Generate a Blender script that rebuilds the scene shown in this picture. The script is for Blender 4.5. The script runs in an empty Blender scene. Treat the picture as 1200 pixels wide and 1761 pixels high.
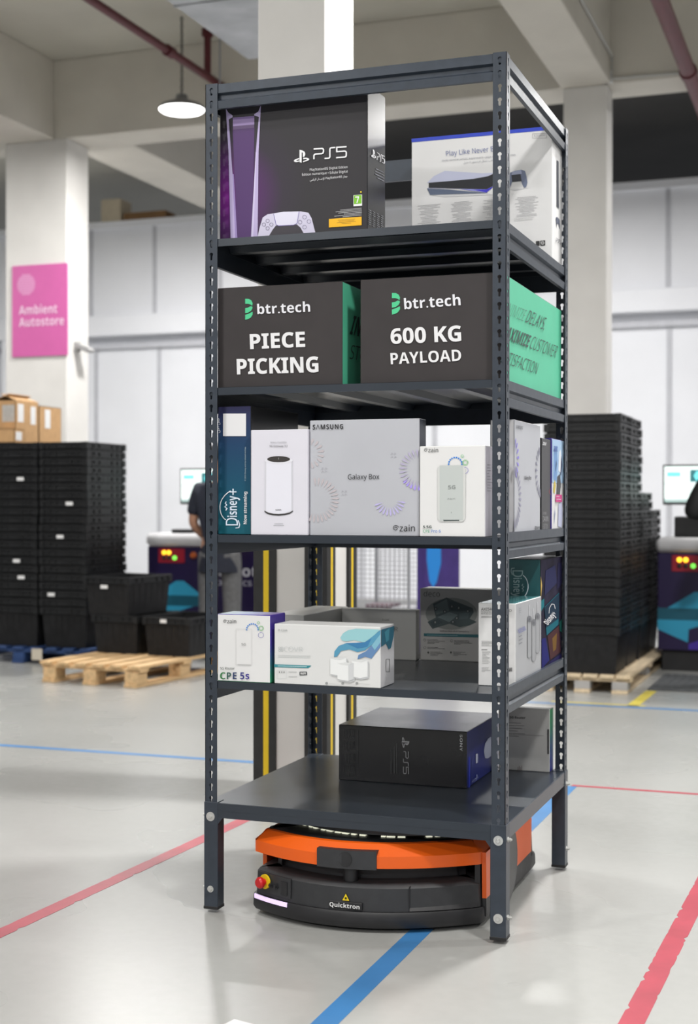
import bpy, bmesh, math, random
import numpy as np
from mathutils import Vector, Matrix
from mathutils.geometry import tessellate_polygon

S = bpy.context.scene
COL = S.collection
PI = math.pi
random.seed(7)

# ------------------------------------------------------------------ camera
cd = bpy.data.cameras.new('camera')
cam = bpy.data.objects.new('camera', cd)
COL.objects.link(cam)
S.camera = cam
cd.sensor_fit = 'VERTICAL'
cd.sensor_height = 36.0
cd.lens = 36.0 * 2422.04 / 1761.0
yaw, pitch, roll = .3469, -.0058, .0011
fw = Vector((-math.sin(yaw) * math.cos(pitch), math.cos(yaw) * math.cos(pitch), math.sin(pitch)))
rt = Vector((math.cos(yaw), math.sin(yaw), 0))
up = rt.cross(fw)
rt, up = rt * math.cos(roll) + up * math.sin(roll), -rt * math.sin(roll) + up * math.cos(roll)
M = Matrix((rt, up, -fw)).transposed().to_4x4()
M.translation = Vector((1.811, -3.7627, 1.2059))
cam.matrix_world = M
cd.clip_end = 100
cd.dof.use_dof = True
cd.dof.focus_distance = 3.95
cd.dof.aperture_fstop = 3.2

# ------------------------------------------------------------------ view, world, lights
S.view_settings.view_transform = 'Standard'
S.view_settings.look = 'None'
S.view_settings.gamma = 1.0
S.view_settings.exposure = -0.66
S.view_settings.use_curve_mapping = False
W = bpy.data.worlds.new('hall_air')
S.world = W
W.use_nodes = True
W.node_tree.nodes['Background'].inputs[0].default_value = (.93, .95, 1, 1)
W.node_tree.nodes['Background'].inputs[1].default_value = .42


def area(name, loc, power, size=.45, color=(1, .982, .96), rot=(0, 0, 0), parent=None):
    l = bpy.data.lights.new(name, 'AREA')
    l.shape = 'DISK'
    l.size = size
    l.energy = power
    l.color = color
    o = bpy.data.objects.new(name, l)
    COL.objects.link(o)
    o.location = loc
    o.rotation_euler = rot
    o.parent = parent
    return o


LAMP_Z = 4.44
# the hall's pendant lamps out of view, then a far row added as fill
for i, (x, y, p) in enumerate([(1.5, 1.9, 330), (2.6, -1.6, 210), (-1.4, -2.6, 165), (-3.4, 2.4, 170),
                               (5.4, 2.2, 260), (2.2, 7.6, 130), (-.9, 8.6, 110), (-5.2, 8.6, 130),
                               (4.6, 8.6, 110), (-7.4, 6.2, 150), (1.6, -5.6, 150), (-7.5, 2.0, 150),
                               (-3.5, -9.6, 420), (1.2, -10.2, 480), (5.5, -9.6, 420)]):  # unseen row behind the camera, added to brighten fronts under the shelves
    area('pendant_or_fill_light', (x, y, LAMP_Z), p)

# ------------------------------------------------------------------ materials
MATS = {}


def mat(name, col, rough=.5, metal=0.0, noise=0.0, scale=12.0, bump=0.0, emit=0.0, spec=.5, coat=0.0, rnoise=0.0, stretch=None):
    """procedural principled material: colour and roughness broken up by noise"""
    if name in MATS:
        return MATS[name]
    m = bpy.data.materials.new(name)
    m.use_nodes = True
    nt = m.node_tree
    b = nt.nodes['Principled BSDF']
    c = (col[0], col[1], col[2], 1)
    b.inputs['Base Color'].default_value = c
    b.inputs['Roughness'].default_value = rough
    b.inputs['Metallic'].default_value = metal
    b.inputs['Specular IOR Level'].default_value = spec
    b.inputs['Coat Weight'].default_value = coat
    b.inputs['Coat Roughness'].default_value = .12
    if emit:
        b.inputs['Emission Color'].default_value = c
        b.inputs['Emission Strength'].default_value = emit
    if noise or bump or rnoise:
        tc = nt.nodes.new('ShaderNodeTexCoord')
        n = nt.nodes.new('ShaderNodeTexNoise')
        n.inputs['Scale'].default_value = scale
        n.inputs['Detail'].default_value = 6
        src = tc.outputs['Object']
        if stretch:
            mp = nt.nodes.new('ShaderNodeMapping')
            mp.inputs['Scale'].default_value = stretch
            nt.links.new(src, mp.inputs['Vector'])
            src = mp.outputs['Vector']
        nt.links.new(src, n.inputs['Vector'])
        if noise:
            r = nt.nodes.new('ShaderNodeValToRGB')
            r.color_ramp.elements[0].position = .3
            r.color_ramp.elements[1].position = .7
            r.color_ramp.elements[0].color = tuple(max(0, v * (1 - noise)) for v in col) + (1,)
            r.color_ramp.elements[1].color = tuple(min(1, v * (1 + noise)) for v in col) + (1,)
            nt.links.new(n.outputs['Fac'], r.inputs['Fac'])
            nt.links.new(r.outputs['Color'], b.inputs['Base Color'])
        if rnoise:
            mr = nt.nodes.new('ShaderNodeMapRange')
            mr.inputs['To Min'].default_value = max(0, rough - rnoise)
            mr.inputs['To Max'].default_value = min(1, rough + rnoise)
            nt.links.new(n.outputs['Fac'], mr.inputs['Value'])
            nt.links.new(mr.outputs['Result'], b.inputs['Roughness'])
        if bump:
            bp = nt.nodes.new('ShaderNodeBump')
            bp.inputs['Strength'].default_value = bump
            bp.inputs['Distance'].default_value = .01
            nt.links.new(n.outputs['Fac'], bp.inputs['Height'])
            nt.links.new(bp.outputs['Normal'], b.inputs['Normal'])
    MATS[name] = m
    return m


def grad_mat(name, stops, axis='Z', lo=0.0, hi=1.0, rough=.4, center=None):
    """printed colour blend along an axis of the object, or around a point of the print"""
    if name in MATS:
        return MATS[name]
    m = bpy.data.materials.new(name)
    m.use_nodes = True
    nt = m.node_tree
    b = nt.nodes['Principled BSDF']
    b.inputs['Roughness'].default_value = rough
    b.inputs['Specular IOR Level'].default_value = .25
    tc = nt.nodes.new('ShaderNodeTexCoord')
    mr = nt.nodes.new('ShaderNodeMapRange')
    mr.inputs['From Min'].default_value = lo
    mr.inputs['From Max'].default_value = hi
    if center is None:
        sx = nt.nodes.new('ShaderNodeSeparateXYZ')
        nt.links.new(tc.outputs['Object'], sx.inputs[0])
        nt.links.new(sx.outputs[axis], mr.inputs['Value'])
    else:
        vm = nt.nodes.new('ShaderNodeVectorMath')
        vm.operation = 'DISTANCE'
        vm.inputs[1].default_value = center
        nt.links.new(tc.outputs['Object'], vm.inputs[0])
        nt.links.new(vm.outputs['Value'], mr.inputs['Value'])
    r = nt.nodes.new('ShaderNodeValToRGB')
    e = r.color_ramp.elements
    e[0].position, e[0].color = stops[0][0], tuple(stops[0][1]) + (1,)
    e[1].position, e[1].color = stops[-1][0], tuple(stops[-1][1]) + (1,)
    for p, c in stops[1:-1]:
        q = e.new(p)
        q.color = tuple(c) + (1,)
    nt.links.new(mr.outputs['Result'], r.inputs['Fac'])
    nt.links.new(r.outputs['Color'], b.inputs['Base Color'])
    MATS[name] = m
    return m


def srgb(r, g, b):
    f = lambda v: (v / 255 / 12.92) if v / 255 <= .04045 else ((v / 255 + .055) / 1.055) ** 2.4
    return (f(r), f(g), f(b))


def ink(rgb, rough=.45):
    n = 'ink_%d_%d_%d' % rgb
    return mat(n, srgb(*rgb), rough)


STEEL = mat('powder_coated_steel', (.036, .046, .062), .36, .2, noise=.12, scale=30, rnoise=.06)
STEELD = mat('powder_coated_steel_shelf', (.030, .038, .050), .30, .15, noise=.06, scale=9, rnoise=.03)
ZINC = mat('zinc', (.62, .62, .60), .35, .7, rnoise=.1, scale=60)
RUBBER = mat('rubber', (.012, .012, .013), .6, noise=.2)
WALLP = mat('insulated_panel_white', (.86, .875, .92), .45, noise=.03, scale=1.5)
WALLT = mat('panel_joint', (.55, .56, .60), .5, noise=.05)
PLASTER = mat('painted_concrete', (.62, .59, .53), .75, noise=.05, scale=2.5, bump=.05)
CEIL = mat('ceiling_concrete', (.52, .505, .445), .85, noise=.06, scale=1.6, bump=.06)
CRATE = mat('black_crate_plastic', (.011, .0115, .0125), .42, noise=.25, scale=14, rnoise=.1, spec=.35)
CRATEB = mat('black_crate_body', (.012, .012, .013), .5, noise=.25, scale=20, spec=.25)
WOOD = mat('pallet_wood', (.62, .42, .22), .7, noise=.22, scale=5, stretch=(9, .8, 9), bump=.2)
WOODP = mat('pallet_wood_pale', (.62, .50, .34), .75, noise=.18, scale=5, stretch=(9, .8, 9), bump=.2)
BLUEW = mat('pallet_blue_paint', (.022, .055, .16), .6, noise=.2, scale=8)
KRAFT = mat('kraft_cardboard', (.50, .30, .14), .75, noise=.08, scale=20)
KRAFTD = mat('kraft_inside', (.22, .12, .05), .8, noise=.08, scale=20)
PIPE = mat('red_pipe_paint', (.10, .012, .018), .5, noise=.12, scale=6)
GALV = mat('galvanised_duct', (.34, .35, .36), .36, .7, noise=.3, scale=3, rnoise=.12)
YELLOW = mat('yellow_strip', (.80, .56, .01), .5, noise=.05)
GUARD = mat('black_guard_rubber', (.018, .018, .018), .5, noise=.2, scale=20)
SKIN = mat('skin', (.42, .22, .14), .55, noise=.06, scale=30)
WHITEM = mat('white_plastic', (.68, .68, .68), .4, noise=.03)
PURPLE = mat('purple_cabinet', (.014, .007, .050), .4, noise=.08, scale=4)

# ------------------------------------------------------------------ mesh helpers


def link(name, bm, mats, parent=None, smooth=False, loc=None):
    me = bpy.data.meshes.new(name)
    bm.normal_update()
    bm.to_mesh(me)
    bm.free()
    if not isinstance(mats, (list, tuple)):
        mats = [mats]
    for m in mats:
        me.materials.append(m)
    if smooth:
        for p in me.polygons:
            p.use_smooth = True
    o = bpy.data.objects.new(name, me)
    COL.objects.link(o)
    if loc is not None:
        o.location = loc
    if parent:
        o.parent = parent
    return o


def auto_smooth(o, ang=35):
    me = o.data
    for p in me.polygons:
        p.use_smooth = True
    bm = bmesh.new()
    bm.from_mesh(me)
    for e in bm.edges:
        if len(e.link_faces) == 2:
            e.smooth = e.calc_face_angle(0) < math.radians(ang)
    bm.to_mesh(me)
    bm.free()
    return o


def empty(name, loc=(0, 0, 0), rz=0.0):
    o = bpy.data.objects.new(name, None)
    COL.objects.link(o)
    o.location = loc
    o.rotation_euler = (0, 0, rz)
    o.empty_display_size = .1
    return o


def tag(o, label, cat, group=None, kind=None):
    o['label'] = label
    o['category'] = cat
    if group:
        o['group'] = group
    if kind:
        o['kind'] = kind
    return o


def struct(o, label=None):
    o['kind'] = 'structure'
    if label:
        o['label'] = label
    return o


def box(bm, x0, x1, y0, y1, z0, z1, mi=0, bev=0.0, mtx=None):
    v = [bm.verts.new(p) for p in ((x0, y0, z0), (x1, y0, z0), (x1, y1, z0), (x0, y1, z0),
                                   (x0, y0, z1), (x1, y0, z1), (x1, y1, z1), (x0, y1, z1))]
    fs = []
    for idx in ((0, 3, 2, 1), (4, 5, 6, 7), (0, 1, 5, 4), (1, 2, 6, 5), (2, 3, 7, 6), (3, 0, 4, 7)):
        f = bm.faces.new([v[i] for i in idx])
        f.material_index = mi
        fs.append(f)
    if bev:
        es = list({e for f in fs for e in f.edges})
        r = bmesh.ops.bevel(bm, geom=es, offset=bev, segments=1, affect='EDGES', profile=.5)
        for f in r['faces']:
            f.material_index = mi
    if mtx is not None:
        bmesh.ops.transform(bm, matrix=mtx, verts=v)
    return fs


def tube(bm, pts, r, seg=8, mi=0, caps=True):
    rings = []
    n = len(pts)
    pts = [Vector(p) for p in pts]
    for i, p in enumerate(pts):
        d = (pts[min(i + 1, n - 1)] - pts[max(i - 1, 0)]).normalized()
        a = d.cross(Vector((0, 0, 1)))
        if a.length < 1e-3:
            a = d.cross(Vector((0, 1, 0)))
        a.normalize()
        b = d.cross(a)
        rr = r[i] if isinstance(r, (list, tuple)) else r
        rings.append([bm.verts.new(p + (a * math.cos(2 * PI * k / seg) + b * math.sin(2 * PI * k / seg)) * rr) for k in range(seg)])
    for i in range(n - 1):
        for k in range(seg):
            f = bm.faces.new((rings[i][k], rings[i][(k + 1) % seg], rings[i + 1][(k + 1) % seg], rings[i + 1][k]))
            f.material_index = mi
    if caps:
        bm.faces.new(rings[0][::-1]).material_index = mi
        bm.faces.new(rings[-1]).material_index = mi


def lathe(bm, prof, seg=32, mi=0, axis='z', c=(0, 0, 0)):
    rings = []
    for r, z in prof:
        ring = []
        for k in range(seg):
            a = 2 * PI * k / seg
            if axis == 'z':
                p = (c[0] + r * math.cos(a), c[1] + r * math.sin(a), c[2] + z)
            elif axis == '-y':
                p = (c[0] + r * math.cos(a), c[1] - z, c[2] + r * math.sin(a))
            else:
                p = (c[0] + z, c[1] + r * math.cos(a), c[2] + r * math.sin(a))
            ring.append(bm.verts.new(p))
        rings.append(ring)
    for i in range(len(rings) - 1):
        for k in range(seg):
            bm.faces.new((rings[i][k], rings[i][(k + 1) % seg], rings[i + 1][(k + 1) % seg], rings[i + 1][k])).material_index = mi
    bm.faces.new(rings[0][::-1]).material_index = mi
    bm.faces.new(rings[-1]).material_index = mi
    return rings


def prism(bm, prof, axis, a, b, mi=0):
    """extrude a closed 2-D profile; axis x: prof=(y,z); axis y: prof=(x,z); axis z: prof=(x,y)"""
    def P(p, t):
        return {'x': (t, p[0], p[1]), 'y': (p[0], t, p[1]), 'z': (p[0], p[1], t)}[axis]
    A = [bm.verts.new(P(p, a)) for p in prof]
    B = [bm.verts.new(P(p, b)) for p in prof]
    n = len(prof)
    fs = []
    for i in range(n):
        fs.append(bm.faces.new((A[i], A[(i + 1) % n], B[(i + 1) % n], B[i])))
    fs.append(bm.faces.new(A[::-1]))
    fs.append(bm.faces.new(B))
    for f in fs:
        f.material_index = mi
    bmesh.ops.recalc_face_normals(bm, faces=fs)
    return fs


# ------------------------------------------------------------------ printing on flat faces
_TXT = {}


def sans(s, bold):
    """the plain or the bold sans serif letter shapes of the built-in font stack"""
    up_, lo_, di_ = (0x1D5D4, 0x1D5EE, 0x1D7EC) if bold else (0x1D5A0, 0x1D5BA, 0x1D7E2)
    r = ''
    for ch in s:
        if 'A' <= ch <= 'Z':
            r += chr(up_ + ord(ch) - 65)
        elif 'a' <= ch <= 'z':
            r += chr(lo_ + ord(ch) - 97)
        elif '0' <= ch <= '9':
            r += chr(di_ + ord(ch) - 48)
        else:
            r += ch
    return r


def text_mesh(s, bold=0.0, space=1.0):
    k = (s, bold, space)
    if k in _TXT:
        return _TXT[k]
    c = bpy.data.curves.new('lettering', 'FONT')
    c.body = sans(s, bold >= .01)
    c.offset = max(0, bold - .03) * 1.5 if bold >= .01 else min(bold, 0)
    c.space_character = space
    c.resolution_u = 3
    o = bpy.data.objects.new('lettering', c)
    me = bpy.data.meshes.new_from_object(o)
    vs = [(v.co.x, v.co.y) for v in me.vertices]
    ps = [tuple(p.vertices) for p in me.polygons]
    bpy.data.objects.remove(o)
    bpy.data.curves.remove(c)
    bpy.data.meshes.remove(me)
    _TXT[k] = (vs, ps)
    return _TXT[k]


def homography(src, dst):
    A, b = [], []
    for (x, y), (u, v) in zip(src, dst):
        A += [[x, y, 1, 0, 0, 0, -u * x, -u * y], [0, 0, 0, x, y, 1, -v * x, -v * y]]
        b += [u, v]
    h = np.linalg.solve(np.array(A, float), np.array(b, float))
    return np.append(h, 1).reshape(3, 3)


class Print:
    """flat artwork on one face of a thing. O corner, U and V unit vectors, w and h the face's size.
    Artwork is drawn in sheet units: quad = the sheet's corners (bl, br, tr, tl), crop = (ox, oy, scale)."""

    def __init__(s, O, U, V, w, h, quad=None, crop=(0, 0, 1)):
        s.O, s.U, s.V = Vector(O), Vector(U), Vector(V)
        s.N = s.U.cross(s.V)
        s.w, s.h = w, h
        s.bm = bmesh.new()
        s.mats = []
        s.H = None
        s.k = 0
        if quad:
            q = [((x - crop[0]) * crop[2], (y - crop[1]) * crop[2]) for x, y in quad]
            s.H = homography(q, [(0, 0), (w, 0), (w, h), (0, h)])

    def uv(s, p):
        if s.H is None:
            return p
        r = s.H @ np.array([p[0], p[1], 1.0])
        return (float(r[0] / r[2]), float(r[1] / r[2]))

    def mi(s, m):
        if isinstance(m, tuple):
            m = ink(m)
        if m not in s.mats:
            s.mats.append(m)
        return s.mats.index(m)

    def P3(s, uv, L):
        return s.O + s.U * uv[0] + s.V * uv[1] + s.N * (.0005 + .0003 * L + 1.5e-5 * s.k)

    def _poly(s, uvs, m, L):
        s.k += 1
        clean = []
        for p in uvs:
            if not clean or (abs(p[0] - clean[-1][0]) + abs(p[1] - clean[-1][1])) > 1e-6:
                clean.append(p)
        uvs = clean
        ar = sum(uvs[i][0] * uvs[(i + 1) % len(uvs)][1] - uvs[(i + 1) % len(uvs)][0] * uvs[i][1] for i in range(len(uvs)))
        if ar < 0:
            uvs = uvs[::-1]
        tri = tessellate_polygon([[Vector((u, v, 0)) for u, v in uvs]])
        vs = [s.bm.verts.new(s.P3(p, L)) for p in uvs]
        k = s.mi(m)
        for t in tri:
            a, b, c = t
            z = (uvs[b][0] - uvs[a][0]) * (uvs[c][1] - uvs[a][1]) - (uvs[c][0] - uvs[a][0]) * (uvs[b][1] - uvs[a][1])
            if z < 0:
                t = t[::-1]
            try:
                s.bm.faces.new([vs[i] for i in t]).material_index = k
            except ValueError:
                pass

    def poly(s, pts, m, L=1):
        s._poly([s.uv(p) for p in pts], m, L)

    def rect(s, x0, y0, x1, y1, m, L=1):
        s.poly([(x0, y0), (x1, y0), (x1, y1), (x0, y1)], m, L)

    def frame(s, x0, y0, x1, y1, t, m, L=2):
        s.stroke([(x0, y0), (x1, y0), (x1, y1), (x0, y1), (x0, y0)], t, m, L)

    def ell(s, c, rx, ry, m, L=1, n=28, a0=0, a1=2 * PI):
        s.poly([(c[0] + rx * math.cos(a0 + (a1 - a0) * i / n), c[1] + ry * math.sin(a0 + (a1 - a0) * i / n)) for i in range(n)], m, L)

    def stroke(s, pts, t, m, L=2):
        """a drawn line of constant width in sheet units"""
        s.k += 1
        n = len(pts)
        pts = [Vector((p[0], p[1])) for p in pts]
        Lp, Rp = [], []
        for i, p in enumerate(pts):
            d0 = (p - pts[i - 1]).normalized() if i > 0 else None
            d1 = (pts[i + 1] - p).normalized() if i < n - 1 else None
            d = (d0 + d1) if (d0 is not None and d1 is not None) else (d1 if d0 is None else d0)
            if d.length < 1e-6:
                d = d1
            d.normalize()
            nn = Vector((-d.y, d.x))
            k = 1.0
            if d0 is not None and d1 is not None:
                k = 1 / max(.45, nn.dot(Vector((-d1.y, d1.x))))
            Lp.append(p + nn * t / 2 * k)
            Rp.append(p - nn * t / 2 * k)
        k = s.mi(m)
        for i in range(n - 1):
            q = [s.uv(a) for a in (Lp[i], Lp[i + 1], Rp[i + 1], Rp[i])]
            ar = sum(q[j][0] * q[(j + 1) % 4][1] - q[(j + 1) % 4][0] * q[j][1] for j in range(4))
            if ar < 0:
                q = q[::-1]
            s.bm.faces.new([s.bm.verts.new(s.P3(p, L)) for p in q]).material_index = k

    def ring(s, c, r, t, m, L=2, a0=0, a1=360, n=32):
        s.stroke([(c[0] + r * math.cos(math.radians(a0 + (a1 - a0) * i / n)), c[1] + r * math.sin(math.radians(a0 + (a1 - a0) * i / n))) for i in range(n + 1)], t, m, L)

    def text(s, txt, p0, p1, hpx, m, bold=0.0, L=6, space=1.0):
        """one line fitted between two baseline points, hpx = height of a capital"""
        s.k += 1
        vs, ps = text_mesh(txt, bold, space)
        if not vs:
            return
        x0 = min(v[0] for v in vs)
        x1 = max(v[0] for v in vs)
        a, b = Vector(s.uv(p0)), Vector(s.uv(p1))
        d = Vector((p1[0] - p0[0], p1[1] - p0[1])).normalized()
        upv = Vector((d.y, -d.x)) if s.H is not None else Vector((-d.y, d.x))
        c = Vector(s.uv((p0[0] + upv.x * hpx, p0[1] + upv.y * hpx)))
        ex = (b - a) / (x1 - x0)
        vh = c - a
        ey = vh / .714
        k = s.mi(m)
        V = [s.bm.verts.new(s.P3(a + ex * (v[0] - x0) + ey * v[1], L)) for v in vs]
        flip = (ex.x * ey.y - ex.y * ey.x) < 0
        for p in ps:
            try:
                s.bm.faces.new([V[i] for i in (p[::-1] if flip else p)]).material_index = k
            except ValueError:
                pass

    def lines(s, tl, tr, n, dy, t, m, seed=0, L=2, align='L'):
        """unreadably small print: thin bars"""
        rr = random.Random(seed)
        for i in range(n):
            q = rr.uniform(.55, 1) if i % 4 != 3 else rr.uniform(.3, .7)
            a = (tl[0], tl[1] + dy * i)
            b = (tr[0], tr[1] + dy * i)
            if align == 'L':
                e = (a[0] + (b[0] - a[0]) * q, a[1] + (b[1] - a[1]) * q)
                s.stroke([a, e], t, m, L)
            elif align == 'R':
                e = (b[0] - (b[0] - a[0]) * q, b[1] - (b[1] - a[1]) * q)
                s.stroke([e, b], t, m, L)
            else:
                mid = ((a[0] + b[0]) / 2, (a[1] + b[1]) / 2)
                s.stroke([(mid[0] - (b[0] - a[0]) * q / 2, mid[1] - (b[1] - a[1]) * q / 2), (mid[0] + (b[0] - a[0]) * q / 2, mid[1] + (b[1] - a[1]) * q / 2)], t, m, L)

    def done(s, name, parent):
        s.bm.verts.ensure_lookup_table()
        return link(name, s.bm, s.mats or [ink((0, 0, 0))], parent)


def ps_letters(p, o, ex, ey, t, m, L=6):
    """the console logotype: three rounded line letters"""
    def q(x, y):
        return (o[0] + ex[0] * x + ey[0] * y, o[1] + ex[1] * x + ey[1] * y)
    for pts in ([(0, 1), (.78, 1), (.88, .95), (.92, .85), (.92, .66), (.86, .54), (.76, .5), (.2, .5), (.08, .46), (.03, .36), (.03, 0)],
                [(1.02 + a, b) for a, b in ((1, 1), (.62, 1), (.53, .96), (.5, .86), (.5, .14), (.46, .04), (.37, 0), (0, 0))],
                [(2.1 + a, b) for a, b in ((.98, 1), (.06, 1), (.06, .58), (.78, .58), (.9, .54), (.95, .44), (.95, .14), (.9, .04), (.8, 0), (0, 0))]):
        p.stroke([q(x, y) for x, y in pts], t, m, L)


def ps_symbol(p, o, ex, ey, m, L=6):
    def q(x, y):
        return (o[0] + ex[0] * x + ey[0] * y, o[1] + ex[1] * x + ey[1] * y)
    P = [(.37, .06), (.37, 1.0), (.55, .95), (.68, .86), (.74, .74), (.74, .58), (.68, .46), (.58, .44), (.58, .76), (.54, .80), (.51, .78), (.51, .0)]
    p.poly([q(x, y) for x, y in P], m, L)
    p.poly([q(x, y) for x, y in [(.35, .38), (.08, .27), (.0, .18), (.04, .1), (.16, .06), (.35, .1), (.35, .19), (.2, .16), (.16, .2), (.35, .28)]], m, L)
    p.poly([q(x, y) for x, y in [(.61, .38), (.82, .38), (.98, .31), (1.0, .22), (.9, .15), (.6, .04), (.6, .13), (.82, .21), (.85, .26), (.8, .29), (.61, .26)]], m, L)


def zain_logo(p, o, size, m, L=6):
    """spiral and word mark; o = lower left of the spiral in sheet units, size = its height"""
    c = (o[0] + size * .5, o[1] - size * .5)
    pts = []
    for i in range(26):
        a = math.radians(200 - i * 22)
        r = size * (.10 + .38 * i / 25)
        pts.append((c[0] + r * math.cos(a), c[1] - r * math.sin(a)))
    p.stroke(pts, size * .09, m, L)
    p.text('zain', (o[0] + size * 1.12, o[1]), (o[0] + size * 3.5, o[1]), size * 1.0, m, 0, L)


def petals(p, c, r0, r1, n, m, a0=0, a1=360, L=2, wdt=.55):
    for i in range(n):
        a = math.radians(a0 + (a1 - a0) * i / max(1, n - 1 if a1 - a0 < 360 else n))
        h = wdt * abs(math.radians(a1 - a0)) / n / 2
        rm = r0 + (r1 - r0) * .7
        pts = [(c[0] + r * math.cos(a + t * h), c[1] + r * math.sin(a + t * h)) for r, t in ((r0, 0), (rm * .97, .9), (rm * 1.04, 1), (r1, .3), (r1, -.3), (rm * 1.04, -1), (rm * .97, -.9))]
        p.poly(pts, m, L)


# ------------------------------------------------------------------ the setting
# floor: polished epoxy with faint scuffs
def floor_material():
    m = bpy.data.materials.new('epoxy_floor')
    m.use_nodes = True
    nt = m.node_tree
    b = nt.nodes['Principled BSDF']
    tc = nt.nodes.new('ShaderNodeTexCoord')
    n1 = nt.nodes.new('ShaderNodeTexNoise')
    n1.inputs['Scale'].default_value = .9
    n1.inputs['Detail'].default_value = 3
    n2 = nt.nodes.new('ShaderNodeTexNoise')
    n2.inputs['Scale'].default_value = 26
    n2.inputs['Detail'].default_value = 8
    nt.links.new(tc.outputs['Object'], n1.inputs['Vector'])
    nt.links.new(tc.outputs['Object'], n2.inputs['Vector'])
    mx = nt.nodes.new('ShaderNodeMath')
    mx.operation = 'MULTIPLY_ADD'
    mx.inputs[1].default_value = .35
    nt.links.new(n2.outputs['Fac'], mx.inputs[0])
    nt.links.new(n1.outputs['Fac'], mx.inputs[2])
    r = nt.nodes.new('ShaderNodeValToRGB')
    r.color_ramp.elements[0].position = .45
    r.color_ramp.elements[0].color = (.335, .338, .325, 1)
    r.color_ramp.elements[1].position = .9
    r.color_ramp.elements[1].color = (.395, .398, .385, 1)
    nt.links.new(mx.outputs[0], r.inputs['Fac'])
    nt.links.new(r.outputs['Color'], b.inputs['Base Color'])
    mr = nt.nodes.new('ShaderNodeMapRange')
    mr.inputs['To Min'].default_value = .24
    mr.inputs['To Max'].default_value = .31
    nt.links.new(n1.outputs['Fac'], mr.inputs['Value'])
    nt.links.new(mr.outputs['Result'], b.inputs['Roughness'])
    b.inputs['Specular IOR Level'].default_value = .32
    return m


bm = bmesh.new()
box(bm, -14, 9, -13, 14, -.1, 0)
struct(link('floor', bm, floor_material()), 'polished pale grey epoxy floor')

RED = mat('red_floor_tape', (.38, .045, .07), .45, noise=.12, scale=9)
BLUE = mat('blue_floor_tape', (.045, .185, .42), .4, noise=.1, scale=6)
YTAPE = mat('yellow_floor_tape', (.66, .55, .10), .5, noise=.1)
WTAG = mat('white_sticker', (.75, .75, .75), .5, noise=.02)


def tape(name, pts, w, m, label, torn=0, seed=1):
    """a straight strip of floor tape, its edges nibbled where it is worn"""
    rr = random.Random(seed)
    a, b = Vector(pts[0]), Vector(pts[1])
    d = (b - a)
    n = max(2, int(d.length / .018)) if torn else 1
    nn = Vector((-d.y, d.x)).normalized() * w / 2
    bm = bmesh.new()
    row = []
    for i in range(n + 1):
        c = a + d * i / n
        e = [1, 1]
        if torn:
            for k in (0, 1):
                if rr.random() < torn:
                    e[k] = rr.choice((.97, .93, .95, .9, .72))
        row.append((c + nn * e[0], c - nn * e[1]))
    top = [[bm.verts.new((p[0], p[1], .0009)) for p in r] for r in row]
    bot = [[bm.verts.new((p[0], p[1], .0002)) for p in r] for r in row]
    for i in range(n):
        bm.faces.new((top[i][0], top[i][1], top[i + 1][1], top[i + 1][0]))
        bm.faces.new((bot[i][0], top[i][0], top[i + 1][0], bot[i + 1][0]))
        bm.faces.new((top[i][1], bot[i][1], bot[i + 1][1], top[i + 1][1]))
    o = link(name, bm, m)
    struct(o, label)
    return o


tape('floor_tape', ((.650, -1.6), (.655, 2.21)), .061, BLUE, 'blue tape line running under the orange robot')
tape('floor_tape', ((-.485, -1.3), (-.375, 1.49)), .055, RED, 'red tape line passing left of the shelving rack', .05, 2)
tape('floor_tape', ((1.29, -1.6), (1.39, 2.23)), .058, RED, 'torn red tape line at the right edge of the floor', .22, 5)
tape('floor_tape', ((.66, 2.231), (3.2, 2.231)), .03, RED, 'thin red tape line across the floor behind the rack')
tape('floor_tape', ((-5.5, 2.225), (-.45, 2.26)), .05, BLUE, 'blue tape line across the floor left of the column')
tape('floor_tape', ((-.1, 4.66), (3.2, 4.66)), .05, BLUE, 'faint blue tape line in front of the black crate pallet')
tape('floor_tape', ((.545, 4.72), (.56, 5.44)), .07, YTAPE, 'short yellow tape strip beside the rubber mat')
tape('floor_tape', ((.05, 4.74), (.62, 4.74)), .03, YTAPE, 'thin yellow tape strip before the crate pallet')

# small square floor marker near the camera (its printed code is left out)
bm = bmesh.new()
box(bm, -.034, .034, -.034, .034, 0.0003, .0012)
o = link('floor_marker', bm, WTAG, loc=(.468, -.805, 0))
o.rotation_euler = (0, 0, -.25)
tag(o, 'small white square marker sticker on the floor near the camera', 'sticker')

# ceiling slab and beams
bm = bmesh.new()
box(bm, -14, 9, -13, 7.72, 5.2, 5.4)
box(bm, -14, -4.45, 7.72, 14, 5.2, 5.4)
struct(link('ceiling', bm, CEIL), 'pale concrete ceiling slab')
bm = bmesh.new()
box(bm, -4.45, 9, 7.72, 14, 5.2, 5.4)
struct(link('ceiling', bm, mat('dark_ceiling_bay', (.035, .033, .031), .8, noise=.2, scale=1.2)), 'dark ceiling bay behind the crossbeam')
BZ = 4.49


def beam(x0, x1, y0, y1, label, z=BZ):
    bm = bmesh.new()
    box(bm, x0, x1, y0, y1, z, 5.2, bev=.008)
    return struct(link('ceiling_beam', bm, PLASTER), label)


beam(-14, 9, 7.3, 7.72, 'deep concrete ceiling beam running across above the columns')
beam(-.41, -.02, -8, 7.3, 'concrete ceiling beam running toward the camera over the right column')
beam(-5.6, -5.02, -8, 7.3, 'concrete ceiling beam running toward the camera over the left column')
beam(-5.05, -4.45, 7.72, 11.1, 'concrete ceiling beam between the left column and the panel wall')
beam(2.3, 2.8, 7.72, 11.1, 'concrete ceiling beam behind the crossbeam at right', 4.6)

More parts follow.
